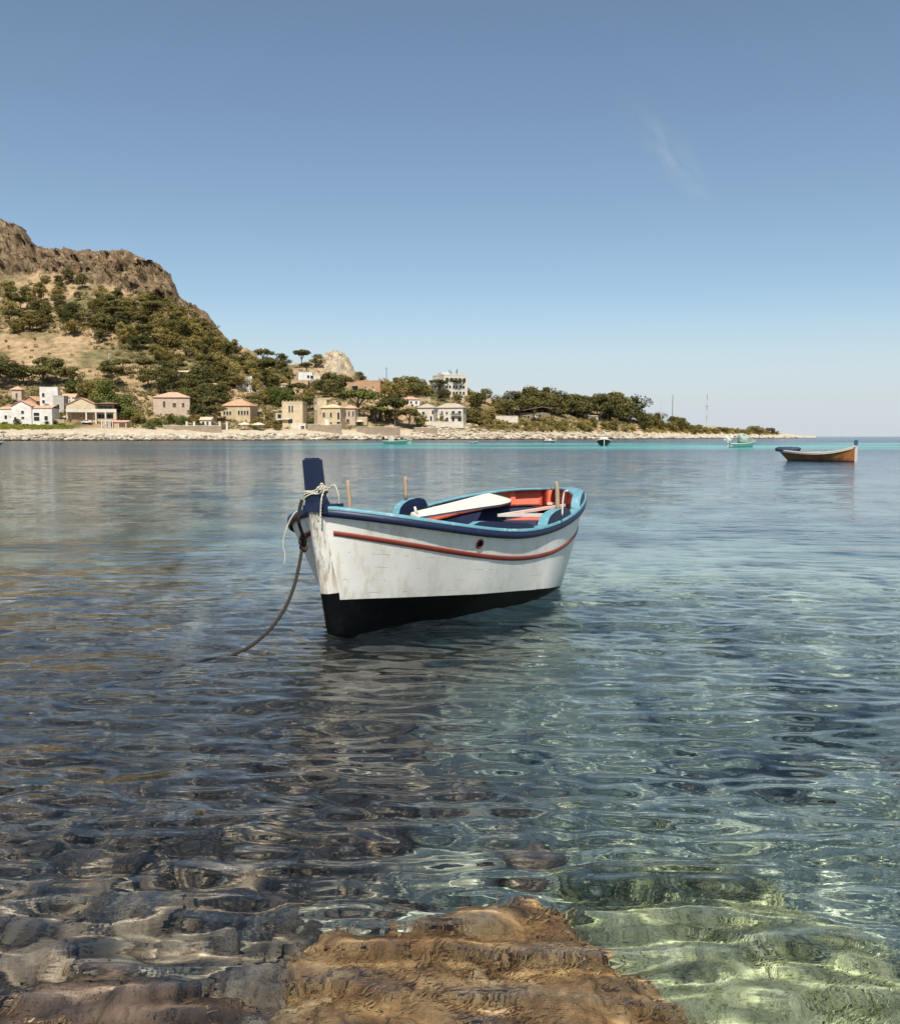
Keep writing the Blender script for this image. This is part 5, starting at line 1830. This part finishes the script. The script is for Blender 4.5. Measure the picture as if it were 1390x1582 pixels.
# stern seat: blue boarded front, cream edge, red recess, arm running forward on the port side
SZ = 0.80
S0 = 3.62
ca, cb = loc_px(772, 777, SZ - 0.03), loc_px(857, 782, SZ)
S0 = (ca.y + cb.y) / 2
wS = half(H, S0 + 0.03, SZ - 0.03) - 0.05
xp = cb.x
pf = loc_px(816, 798, SZ - 0.02)
S1 = pf.y
seat = bpy.data.objects.new('stern_seat', None)
link(seat, boat)
for k in range(3):
    z1 = SZ - 0.022 - k * 0.165
    w0 = half(H, S0 + 0.03, z1 - 0.16) - 0.05
    if w0 < 0.08:
        continue
    MB().box(-w0, min(xp, w0), S0, S0 + 0.025, z1 - 0.16, z1).build('front_board', M['boat_blue'], seat)
    if xp + 0.02 > w0:
        continue
    # side of the port arm, boards run fore and aft
    MB().box(xp - 0.012, xp + 0.012, S1 + 0.02, S0 - 0.002, z1 - 0.16, z1).build('side_board', M['boat_blue'], seat)
    w1 = half(H, S1, z1 - 0.16) - 0.06
    if w1 > xp + 0.05:
        MB().box(xp + 0.014, w1, S1, S1 + 0.02, z1 - 0.16, z1).build('end_board', M['boat_blue'], seat)
tr = MB()
tr.box(-wS, xp + 0.03, S0 - 0.025, S0 + 0.03, SZ - 0.02, SZ + 0.008)
tr.box(xp - 0.025, xp + 0.03, S1 - 0.02, S0 - 0.027, SZ - 0.02, SZ + 0.008)
tr.box(xp + 0.032, float(H.pt(S1 / BL, SZ - 0.02)[1]) - 0.05, S1 - 0.02, S1 + 0.035, SZ - 0.02, SZ + 0.008)
tr.build('seat_edge', M['boat_cream'], seat)
Ts = np.linspace(S0 / BL + 0.03, 0.965, 12)
p = H.pt(Ts, SZ - 0.035, -0.05)
q = [(-a[1], a[0], SZ - 0.035) for a in p] + [(a[1], a[0], SZ - 0.035) for a in p]
MB().add(q, [(i, i + 1, i + 13, i + 12) for i in range(11)]).build('seat_top', M['boat_red'], seat)
Ts = np.linspace((S1 + 0.03) / BL, S0 / BL + 0.004, 12)
p = H.pt(Ts, SZ - 0.06, -0.04)
q = [(xp + 0.014, a[0], SZ - 0.06) for a in p] + [(max(a[1], xp + .02), a[0], SZ - 0.06) for a in p]
MB().add(q, [(i, i + 1, i + 13, i + 12) for i in range(11)]).build('locker_lid', M['boat_red'], seat)
MB().box(xp + 0.016, float(H.pt(S1 / BL + 0.1, SZ - 0.06)[1]) - 0.06, S1 + 0.42, S1 + 0.46, SZ - 0.055, SZ - 0.03).build('batten', M['boat_cream'], seat)


# oar rest blocks on the rail: half-round lumps, light blue with navy faces
def rail_block(side, sa, sb, h, th_, arch=1.0):
    n = 14
    T_ = np.linspace(sa, sb, n) / BL
    hh = h * np.sqrt(np.maximum(0, 1 - np.abs(np.linspace(-1, 1, n)) ** (2.2 * arch))) + 0.001
    po = H.pt(T_, H.zg(T_), 0.008)
    pi_ = np.stack([H.pt(a, H.zg(a), 0.018 - th_) for a in T_])
    zb = H.zg(T_) + 0.024
    vs = []
    for P_, zt in ((po, 0), (po, 1), (pi_, 1), (pi_, 0)):
        vs.append(np.stack([side * P_[:, 1], P_[:, 0], zb + (hh if zt else 0)], -1))
    A = np.stack(vs, 1).reshape(-1, 3)
    fs, mi = [], []
    for i in range(n - 1):
        a, b = i * 4, (i + 1) * 4
        for j, m in ((0, 1), (1, 0), (2, 1), (3, 1)):
            k = (j + 1) % 4
            q = (a + j, b + j, b + k, a + k)
            fs.append(q if side < 0 else q[::-1])
            mi.append(m)
    return obj('oar_block', A, fs, [M['rail_blue'], M['boat_navy']], boat, False, mi)


rail_block(1, 2.00, 2.62, 0.105, 0.11)
rail_block(1, 0.86, 1.74, 0.055, 0.09, 1.6)
rail_block(1, 2.95, 3.38, 0.10, 0.10)
rail_block(-1, 2.60, 3.08, 0.13, 0.11)
rail_block(-1, 0.86, 1.74, 0.055, 0.09, 1.6)


def pin(side, s_, base_dz, top_z, r=0.02, lean=0.0):
    p = H.pt(s_ / BL, H.zg(s_ / BL), -0.035)
    x, y, z = side * p[1], p[0], p[2] + base_dz
    rj = random.Random(int(s_ * 100))
    pts = [(x + lean * k, y + 0.004 * rj.uniform(-1, 1), z + (top_z - z) * k) for k in (0, .3, .6, .85, 1)]
    MB().tube(pts, [r * 1.05, r, r * 1.02, r * 0.95, r * 0.85], 9).build('thole_pin', M['wood_raw'], boat, True)


pin(1, 2.36, 0.08, 1.12, 0.021)
pin(-1, 2.80, 0.15, 1.20, 0.021)
pin(-1, 1.84, 0.0, 1.20, 0.02, -0.02)
# bent white rod beside the pin
a = loc_px(868, 787, 0.86)
MB().tube(spline([(a.x, a.y, 0.80), (a.x + 0.01, a.y, 0.93), (a.x + 0.03, a.y, 1.02), (a.x + 0.07, a.y - 0.01, 1.035)], 12), 0.009, 7).build('rod', M['boat_cream'], boat, True)

# loose white board: lies on the bow thwart and the stern seat
pa, pb = loc_px(640, 797, 0.84), loc_px(783, 768, 0.89)
bd = thing('white_board', 'long white tapered board lying lengthwise inside the white boat', 'board')
ang_ = math.atan2(pb.y - pa.y, pb.x - pa.x)
n = 12
L_ = (pb - pa).length
prof = [(0, .045), (.1, .055), (.35, .075), (.6, .10), (.8, .125), (.92, .12), (.975, .085), (1, .015)]
vs, fs = [], []
Mw = Matrix.Translation((XB, YB, 0)) @ Matrix.Rotation(-TH, 4, 'Z') @ Matrix.Rotation(-HEEL, 4, 'Y')
dx = (pb - pa).normalized()
sx = Matrix.Rotation(R(30), 3, dx) @ dx.cross(Vector((0, 0, 1))).normalized()
nx = sx.cross(dx)
if nx.z < 0:
    nx = -nx
for u, w_ in prof:
    c_ = pa + dx * (u * L_)
    for q in (c_ - sx * w_ - nx * 0.014, c_ + sx * w_ - nx * 0.014, c_ + sx * w_ + nx * 0.014, c_ - sx * w_ + nx * 0.014):
        vs.append(Mw @ q)
for i in range(len(prof) - 1):
    for j in range(4):
        k = (j + 1) % 4
        fs.append((i * 4 + j, i * 4 + k, i * 4 + 4 + k, i * 4 + 4 + j))
fs += [(3, 2, 1, 0), tuple(len(prof) * 4 - 4 + j for j in range(4))]
bo = Mw @ pa
bd.location = bo
obj('blade', [Vector(p) - bo for p in vs], fs, M['boat_cream'], bd)
pg = Mw @ (pa + dx * 0.05 + Vector((0, 0, 0.01)))
MB().tube([pg - bo, pg - bo + Vector((-0.02, 0.0, 0.075))], [0.017, 0.011], 7).build('peg', M['boat_cream'], bd, True)

# stem: cracked board down the front and the navy post above it
zs = np.linspace(-0.28, 1.03, 16)
vs, fs = [], []
for z in zs:
    y0 = (H.rake0 * (1 - z / 1.0284) if z > 0 else H.rake0 - 0.7 * z)
    w_ = 0.040 + 0.022 * max(z, 0)
    for x_, yy in ((-w_ - 0.03, y0 + 0.07), (-w_, y0 - 0.012), (-w_ * 0.5, y0 - 0.024), (w_ * 0.5, y0 - 0.024), (w_, y0 - 0.012), (w_ + 0.03, y0 + 0.07)):
        vs.append((x_, yy, z))
k0 = 0
fs = [(i * 6 + j, i * 6 + j + 1, (i + 1) * 6 + j + 1, (i + 1) * 6 + j) for i in range(15) for j in range(5)]
mi = [1 if zs[i] < 0.27 else 0 for i in range(15) for j in range(5)]
obj('stem', vs, fs, [M['stem_paint'], M['hull_black']], boat, False, mi)
post = bpy.data.meshes.new('stem_post')
import bmesh
bm = bmesh.new()
pz = [(1.00, 0.085, -0.030, 0.12), (1.07, 0.070, -0.028, 0.105), (1.12, 0.058, -0.034, 0.085), (1.43, 0.056, -0.055, 0.055)]
rings = []
for z, w_, y0, y1 in pz:
    rings.append([bm.verts.new(p) for p in ((-w_, y0, z), (w_, y0, z), (w_, y1, z), (-w_, y1, z))])
for a, b in zip(rings[:-1], rings[1:]):
    for j in range(4):
        bm.faces.new((a[j], a[(j + 1) % 4], b[(j + 1) % 4], b[j]))
bm.faces.new(rings[-1])
bm.faces.new(rings[0][::-1])
bmesh.ops.bevel(bm, geom=[e for e in bm.edges if e.verts[0].co.z > 1.3 and e.verts[1].co.z > 1.3], offset=0.014, segments=3, affect='EDGES')
bm.normal_update()
bm.to_mesh(post)
bm.free()
post.materials.append(M['boat_navy'])
link(bpy.data.objects.new('stem_post', post), boat)
# breasthook block under the post
b_ = MB().box(-0.12, 0.12, 0.0, 0.22, 0.985, 1.055)
b_.build('stem_cap', M['boat_navy'], boat)

# hawse hole
hp = None
best = 1e9
for T_ in np.linspace(0.1, 0.5, 161):
    for dz in np.linspace(-0.22, -0.04, 37):
        p = H.pt(T_, float(H.zg(T_)) + dz)
        w_ = Mw @ Vector((p[1], p[0], p[2]))
        a, b = proj(w_.x, w_.y, w_.z)
        e_ = (a - 741) ** 2 + (b - 840) ** 2
        if e_ < best:
            best, hp = e_, (T_, dz)
T_, dz = hp
c0 = H.pt(T_, float(H.zg(T_)) + dz, 0.003)
c1 = H.pt(T_ + 0.01, float(H.zg(T_ + 0.01)) + dz, 0.003)
c2 = H.pt(T_, float(H.zg(T_)) + dz + 0.03, 0.003)
C0, C1, C2 = [Vector((p[1], p[0], p[2])) for p in (c0, c1, c2)]
eu = (C1 - C0).normalized()
ev = (C2 - C0).normalized()
en = eu.cross(ev).normalized()
if en.x < 0:
    en = -en
ring = [C0 + en * 0.004 + eu * (0.030 * math.cos(k / 16 * 2 * math.pi)) + ev * (0.036 * math.sin(k / 16 * 2 * math.pi)) for k in range(17)]
sc = MB().tube(ring, 0.008, 6, False).build('scupper_rim', M['stripe_red'], boat, True)
MB().add([C0 + en * 0.005 + eu * (0.028 * math.cos(k / 16 * 2 * math.pi)) + ev * (0.034 * math.sin(k / 16 * 2 * math.pi)) for k in range(16)], [tuple(range(16))]).build('scupper_hole', M['hull_black'], sc)
# iron ring and staple on the bow
RG = H.pt(0.03, float(H.zg(0.03)) - 0.26, 0.02)
RGV = Vector((-RG[1], RG[0] - 0.02, RG[2]))
ring = [RGV + Vector((-0.02 * math.cos(a), -0.02, 0.035 * math.sin(a) - 0.03)) for a in np.linspace(0, 2 * math.pi, 15)]
MB().tube(ring, 0.006, 6, False).build('mooring_ring', paint('rusty_iron', (0.20, 0.11, 0.06), amt=0.4, rough=0.8), boat, True)


def rope(pts, r, turns=60, n=160, strands=3):
    """laid rope: strands twisted round the path"""
    path = spline(pts, n)
    d = [0.0]
    for a, b in zip(path[:-1], path[1:]):
        d.append(d[-1] + (b - a).length)
    out = MB()
    for s_ in range(strands):
        q = []
        for i, p in enumerate(path):
            tg = (path[min(i + 1, len(path) - 1)] - path[max(i - 1, 0)]).normalized()
            a = tg.cross(Vector((0.3, 0.2, 0.93))).normalized()
            b = tg.cross(a)
            th = d[i] * turns + s_ * 2 * math.pi / strands
            q.append(p + (a * math.cos(th) + b * math.sin(th)) * r * 0.55)
        out.tube(q, r * 0.58, 6)
    return out


def W(p):
    return Mw @ Vector(p)


# mooring line: round the post, knotted at the ring, then down into the water
mo = thing('mooring_rope', 'dark twisted mooring rope running from the white boat bow into the water', 'rope')
end = at_z(360, 1012, 0.0)
p_ring = W(RGV) + Vector((-0.02, -0.03, -0.03))
q0 = W((-0.10, -0.03, 1.10))
down = [q0, W((-0.115, -0.045, 1.03)), W((-0.13, -0.05, 0.93)), p_ring + Vector((0.02, -0.01, 0.06)), p_ring]
sag = []
for u in np.linspace(0.12, 1, 8):
    p = p_ring.lerp(end, u)
    p.z = p_ring.z * (1 - u) ** 1.55 + 0.0 * u
    p.x += 0.10 * math.sin(math.pi * u)
    sag.append(p)
tail = [end + Vector((-0.25, -0.1, -0.12)), end + Vector((-0.8, -0.3, -0.55))]
rope(down + sag + tail, 0.0135, 75, 300).build('line', M['rope_dark'], mo, True)
kn = MB()
for dz, rr in ((0.0, 0.026), (0.05, 0.022), (0.10, 0.024)):
    c_ = p_ring + Vector((0.012 - 0.02 * dz, 0, dz))
    kn.tube([c_ + Vector((rr * math.cos(a), rr * math.sin(a), 0.02 * math.sin(2 * a + dz * 40))) for a in np.linspace(0, 4 * math.pi, 30)], 0.010, 6)
rope([p_ring + Vector((0.03, -0.01, 0.08)), p_ring + Vector((0.045, -0.02, 0.16)), p_ring + Vector((0.03, -0.02, 0.10)), p_ring + Vector((0.01, -0.02, 0.02))], 0.008, 90, 30)
kn.build('knot', M['rope_dark'], mo, True)

# pale line lashed round the post with a loop and two ends
wh = thing('lashing_rope', 'pale thin rope lashed round the dark post on the bow', 'rope')
lo = []
for k in range(3):
    for a in np.linspace(0, 2 * math.pi, 20, endpoint=False):
        x_ = 0.068 * (1 if math.cos(a) > 0 else -1) * min(1, abs(math.cos(a)) * 1.5)
        y_ = 0.03 + 0.070 * (1 if math.sin(a) > 0 else -1) * min(1, abs(math.sin(a)) * 1.5)
        lo.append(W((x_, y_ , 1.135 + 0.018 * k + 0.025 * math.cos(a) + 0.01 * math.sin(3 * a + k))))
rope(lo, 0.007, 120, 260, 2).build('turns', M['rope_white'], wh, True)
e1 = [W((0.085, -0.04, 1.17)), W((0.11, -0.035, 1.225)), W((0.125, -0.02, 1.19)), W((0.115, -0.05, 1.10)), W((0.105, -0.055, 1.00)), W((0.105, -0.06, 0.965))]
rope(e1, 0.007, 120, 60, 2).build('loop', M['rope_white'], wh, True)
e2 = [W((0.09, 0.05, 1.17)), W((0.16, 0.06, 1.21)), W((0.19, 0.07, 1.13)), W((0.185, 0.08, 1.06))]
rope(e2, 0.006, 120, 50, 2).build('end', M['rope_white'], wh, True)
ga = at_y(463, 793, 7.38)
th2 = [W((-0.10, 0.10, 1.06)), ga + Vector((0.04, 0.0, 0.02)), ga + Vector((-0.03, -0.05, 0.01)), at_y(443, 815, 7.30), at_y(437, 840, 7.28), at_y(440, 858, 7.28), at_y(439, 870, 7.28)]
tw = thing('hanging_cord', 'thin pale cord hanging down over the left bow of the white boat', 'rope')
rope(th2, 0.0055, 150, 110, 2).build('cord', M['rope_white'], tw, True)
for _t in (mo, wh, tw):
    pass


# ---------------------------------------------------------------- boats further out
def far_hull(name, L, B, sheer, mats, parent, tm=0.5, transom=False, deck=True, bottom=0.06, rake0=0.3, rake1=0.25, bow=(1.9, 0.9), stern=(2.4, 0.7), rail=True):
    hh = Hull(L, B, tm, bow[0], stern[0], bow[1], stern[1] if not transom else 0.35, sheer, rake0, rake1, keel=-0.25, e=(0.9, 0.42, 0.6), bmin=0.03)
    T = cheb(26)
    v, f = skin(hh, T, [bottom + (hh.zg(T) - bottom) * k for k in np.linspace(0, 1, 6)])
    obj('hull', v, f, mats[0], parent, True)
    v, f = skin(hh, T, [-0.24 + (bottom + 0.24) * k for k in np.linspace(0, 1, 4)], 0.003)
    obj('hull_bottom', v, f, mats[1], parent, True)
    Tc = np.concatenate([[0.006], cheb(26)[1:-1], [0.99]])
    if rail:
        v, f = strip(hh, Tc, [(0.03, -0.07), (0.035, 0.02), (lambda T: -np.minimum(0.09, hh.bg(T) - 0.006), 0.02), (lambda T: -np.minimum(0.09, hh.bg(T) - 0.006), -0.02)])
        obj('gunwale', v, f, mats[2], parent)
    Ti = np.linspace(0.04, 0.97, 22)
    v, f = skin(hh, Ti, [0.12 + (hh.zg(Ti) - 0.12) * k for k in (0, .5, 1)], -0.04)
    obj('inner_skin', v, f[:, ::-1], mats[3], parent, True)
    p = hh.pt(Ti, 0.14, -0.03)
    q = [(-a[1], a[0], a[2]) for a in p] + [(a[1], a[0], a[2]) for a in p]
    MB().add(q, [(i, i + 1, i + 23, i + 22) for i in range(21)]).build('floor', mats[3], parent)
    return hh


def heading(p_bow, p_stern):
    """location and rotation so that local +Y runs from the bow to the stern"""
    d = p_stern - p_bow
    return (p_bow.x, p_bow.y, 0), (0, 0, math.atan2(-d.x, d.y)), math.hypot(d.x, d.y)


def hull_wood():
    t = NT('brown_varnished_hull')
    c = t.coord()
    n1 = t.noise(t.coord(scale=(1, 1, 0.5)), 2.2, 6, 0.68)
    n2 = t.noise(t.coord(scale=(1, 1, 3)), 8, 4, 0.65)
    b = t.ramp(n1, [(0.3, (0.11, 0.034, 0.010)), (0.5, (0.30, 0.105, 0.028)), (0.68, (0.42, 0.19, 0.06))])
    b = t.mix(t.math('MULTIPLY', t.rng(n2, 0.66, 0.72), 0.8), b, (0.55, 0.45, 0.34))
    return t.bsdf(b, 0.45, t.bump(n1, 0.3, 0.01), 0.4)


M['hull_brown'] = hull_wood()
M['hull_blackfar'] = paint('dark_hull_paint', (0.022, 0.024, 0.020), amt=0.2)
M['hull_pale'] = paint('pale_green_hull_paint', (0.50, 0.58, 0.46), (0.3, 0.3, 0.22), 0.35, 0.5, 2)
M['hull_cream'] = paint('chalky_white_hull_paint', (0.66, 0.66, 0.58), (0.3, 0.28, 0.2), 0.35, 0.5, 2)
M['tarp'] = paint('grey_green_tarpaulin', (0.33, 0.42, 0.35), (0.2, 0.25, 0.2), 0.2, 0.8, 3)
M['tarp_light'] = paint('pale_tarpaulin', (0.60, 0.60, 0.52), (0.4, 0.38, 0.3), 0.2, 0.8, 3)
M['skin_tone'] = paint('skin', (0.45, 0.26, 0.17), amt=0.0, rough=0.6)
M['blue_tarp'] = paint('slate_blue_cover', (0.035, 0.06, 0.10), (0.08, 0.1, 0.13), 0.3, 0.7, 4)

# brown boat on the right, bow to the right
pb_ = at_z(1322, 713.5, 0)
ps_ = at_z(1200, 711, 0)
loc, rot, L_ = heading(pb_, ps_)
bb = thing('wooden_boat', 'brown varnished wooden boat with blue stem head moored on the right', 'boat', loc, rot)
hb = far_hull('b', L_, 1.75, (1.03, 0.66, 0.58, 0.64, 0.74), [M['hull_brown'], M['hull_blackfar'], M['grey_wall'], M['blue_tarp']], bb, rake0=0.06, rake1=0.75)
v, f = strip(hb, np.linspace(0.03, 0.97, 30), [(0.004, -0.085), (0.012, -0.085), (0.012, -0.15), (0.004, -0.15)])
obj('wale', v, f, M['boat_cream'], bb)['label'] = 'pale strake under the rail'
MB().box(-0.045, 0.045, -0.05, 0.08, -0.1, 1.08).build('stem', M['boat_cream'], bb)
MB().box(-0.08, 0.08, -0.06, 0.14, 1.06, 1.36).build('stem_head', M['boat_blue'], bb)
Td = np.linspace(0.03, 0.30, 8)
p = hb.pt(Td, hb.zg(Td) + 0.03, -0.02)
q = [(-a[1], a[0], a[2]) for a in p] + [(a[1], a[0], a[2]) for a in p]
MB().add(q, [(i, i + 1, i + 9, i + 8) for i in range(7)]).build('foredeck', M['boat_cream'], bb)
v, f = blob(0.62, 0.75, 0.17, 3, 20, 10, 0.15, 2.5)
o = obj('stern_cover', v + np.array([0, L_ * 0.86, float(hb.zg(0.86)) + 0.06]), f, M['blue_tarp'], bb, True)
MB().box(-0.7, 0.7, L_ * 0.5, L_ * 0.5 + 0.25, 0.5, 0.54).build('thwart', M['boat_blue'], bb)
MB().tube([(0.72, L_ * 0.50, 0.55), (0.73, L_ * 0.50, 0.92)], 0.014, 6).build('thole_pin', M['wood_raw'], bb)
MB().tube([(-0.72, L_ * 0.50, 0.55), (-0.73, L_ * 0.50, 0.80)], 0.014, 6).build('thole_pin', M['wood_raw'], bb)

# motor boat under a tarpaulin, bow to the right
loc, rot, L_ = heading(at_z(1166, 690.5, 0), at_z(1132, 691, 0) + Vector((0, 1.4, 0)))
mb = thing('motor_boat', 'small pale motor boat with a grey green tarpaulin over its console', 'boat', loc, rot)
hm = far_hull('m', L_ + 0.3, 1.7, (0.95, 0.72, 0.60, 0.56, 0.58), [M['hull_cream'], M['hull_blackfar'], M['hull_pale'], M['shutter']], mb, transom=True, rake0=0.45, rake1=0.1)
v, f = blob(0.66, 0.72, 0.80, 8, 22, 14, 0.16, 2.0)
v[:, 2] *= 1 + 0.12 * np.sin(v[:, 0] * 4)
obj('tarpaulin', v + np.array([0, L_ * 0.48, 1.10]), f, M['tarp'], mb, True)
MB().box(-0.55, 0.55, L_ * 0.50, L_ * 0.52 + 0.1, 1.82, 1.94).build('tarpaulin_fold', M['tarp_light'], mb)
mo_ = MB().box(-0.16, 0.16, L_ + 0.22, L_ + 0.55, 0.62, 1.15).box(-0.07, 0.07, L_ + 0.34, L_ + 0.46, -0.2, 0.62)
mo_.build('outboard_motor', M['hull_cream'], mb)
for s_ in (-1, 1):
    arc = [(s_ * 0.7, L_ * 0.72 + 0.25 + 1.0 * (1 - math.cos(a)) * 0.9, 0.65 + 1.05 * math.sin(a)) for a in np.linspace(0.1, math.pi * 0.92, 12)]
    MB().tube(arc, 0.03, 6).build('awning_hoop', M['metal_pale'], mb, True)
arc2 = [[(x_, L_ * 0.72 + 0.25 + 1.0 * (1 - math.cos(a)) * 0.9, 0.66 + 1.06 * math.sin(a)) for x_ in np.linspace(-0.7, 0.7, 5)] for a in np.linspace(0.9, math.pi * 0.9, 9)]
vs = [p for r_ in arc2 for p in r_]
MB().add(vs, [(i * 5 + j, i * 5 + j + 1, i * 5 + j + 6, i * 5 + j + 5) for i in range(8) for j in range(4) if (i + j) % 3]).build('folded_awning', M['tarp_light'], mb)
for k, (y_, z_) in enumerate(((0.55, 1.15), (1.05, 1.28))):
    MB().tube([(-0.5, y_, 0.8), (-0.45, y_, z_), (0.45, y_, z_), (0.5, y_, 0.8)], 0.03, 6).build('rail_hoop', M['metal_pale'], mb)
MB().tube([(0.52, 0.3, 0.95), (0.55, 1.0, 1.22), (0.6, 1.5, 0.9)], 0.03, 6).build('side_rail', M['metal_pale'], mb)

# dark-hulled boat, bow-on
pc = at_z(933, 688.5, 0)
db = thing('fishing_boat', 'dark hulled boat with a pale deck seen bow on off the wooded shore', 'boat', (pc.x, pc.y, 0), R(-8))
hd = far_hull('d', 5.2, 2.55, (1.15, 0.95, 0.85, 0.82, 0.85), [M['hull_blackfar'], M['hull_blackfar'], M['white_wall'], M['tan_wall']], db, tm=0.42, bottom=0.02, bow=(2.6, 0.7))
MB().box(-0.05, 0.05, -0.06, 0.1, -0.1, 1.3).build('stem', M['white_wall'], db)
v, f = blob(0.8, 1.0, 0.34, 5, 18, 10, 0.2, 2)
obj('deck_cover', v + np.array([0, 2.6, 1.15]), f, M['tarp_light'], db, True)
MB().box(-0.6, 0.6, 3.4, 4.4, 0.9, 1.62).build('wheelhouse', M['tan_wall'], db)
MB().box(-0.72, 0.72, 3.3, 4.5, 1.62, 1.70).build('wheelhouse_roof', M['stone_wall'], db)

# small white boat with a person
loc, rot, L_ = heading(at_z(860, 683.2, 0), at_z(839.5, 683.2, 0))
wb = thing('motor_launch', 'small white open boat in front of the scrubby bank', 'boat', loc, rot)
hw = far_hull('w', L_, 1.5, (0.72, 0.56, 0.5, 0.5, 0.55), [M['white_wall'], M['hull_blackfar'], M['white_wall'], M['grey_wall']], wb, rake1=0.1, transom=True)
MB().box(-0.4, 0.4, L_ * 0.42, L_ * 0.42 + 0.6, 0.4, 1.0).build('console', M['white_wall'], wb)
MB().box(-0.42, 0.42, L_ * 0.40, L_ * 0.40 + 0.05, 1.0, 1.35).build('windscreen', M['glass'], wb)
MB().box(-0.15, 0.15, L_ + 0.02, L_ + 0.3, 0.4, 0.95).box(-0.06, 0.06, L_ + 0.08, L_ + 0.2, -0.2, 0.4).build('outboard_motor', M['shutter'], wb)
v, f = blob(0.55, 0.65, 0.22, 6, 16, 9, 0.2, 2)
obj('seat_cover', v + np.array([0, L_ * 0.75, 0.72]), f, M['pink_wall'], wb, True)

# pale green boat
loc, rot, L_ = heading(at_z(637, 686.5, 0) , at_z(591, 686, 0))
gb = thing('open_boat', 'long pale green open boat off the garden wall', 'boat', loc, rot)
hg = far_hull('g', L_, 1.9, (1.05, 0.78, 0.66, 0.66, 0.85), [M['hull_pale'], M['hull_pale'], M['hull_pale'], M['hull_blackfar']], gb, rake0=0.7, rake1=0.3)
MB().box(-0.35, 0.35, L_ * 0.66, L_ * 0.66 + 0.9, 0.5, 1.35).build('console', M['white_wall'], gb)
MB().box(-0.3, 0.3, L_ * 0.67, L_ * 0.67 + 0.5, 1.35, 1.75).build('windscreen', M['white_wall'], gb)
MB().box(-0.75, 0.75, L_ * 0.30, L_ * 0.30 + 0.35, 0.62, 0.68).build('thwart', M['white_wall'], gb)
MB().box(-0.75, 0.75, L_ * 0.48, L_ * 0.48 + 0.3, 0.58, 0.64).build('thwart', M['white_wall'], gb)
MB().box(-0.15, 0.15, L_ * 0.95, L_ * 0.95 + 0.45, 0.7, 1.5).build('outboard_motor', M['hull_blackfar'], gb)
MB().tube([(0.55, L_ * 0.25, 0.85), (0.5, L_ * 0.18, 1.15), (-0.5, L_ * 0.18, 1.15), (-0.55, L_ * 0.25, 0.85)], 0.035, 6).build('rail_hoop', M['metal_pale'], gb)

# low dark dinghy and a blue one at the frame edge
loc, rot, L_ = heading(at_z(738, 684.6, 0), at_z(724, 684.6, 0))
di = thing('dinghy', 'low dark dinghy on the turquoise water in the middle', 'boat', loc, rot)
far_hull('k', L_, 1.2, (0.42, 0.30, 0.26, 0.28, 0.40), [M['hull_blackfar'], M['hull_blackfar'], M['hull_pale'], M['shutter']], di)
MB().box(-0.5, 0.5, L_ * 0.5, L_ * 0.5 + 0.2, 0.2, 0.25).build('thwart', M['wood_raw'], di)
loc, rot, L_ = heading(at_z(5, 687, 0), at_z(-22, 687, 0))
di = thing('dinghy', 'small blue dinghy cut by the left edge near the white house', 'boat', loc, rot)
far_hull('k', L_, 1.3, (0.62, 0.45, 0.4, 0.42, 0.5), [M['boat_blue'], M['boat_navy'], M['white_wall'], M['blue_tarp']], di)
MB().box(-0.5, 0.5, L_ * 0.5, L_ * 0.5 + 0.2, 0.3, 0.35).build('thwart', M['wood_raw'], di)
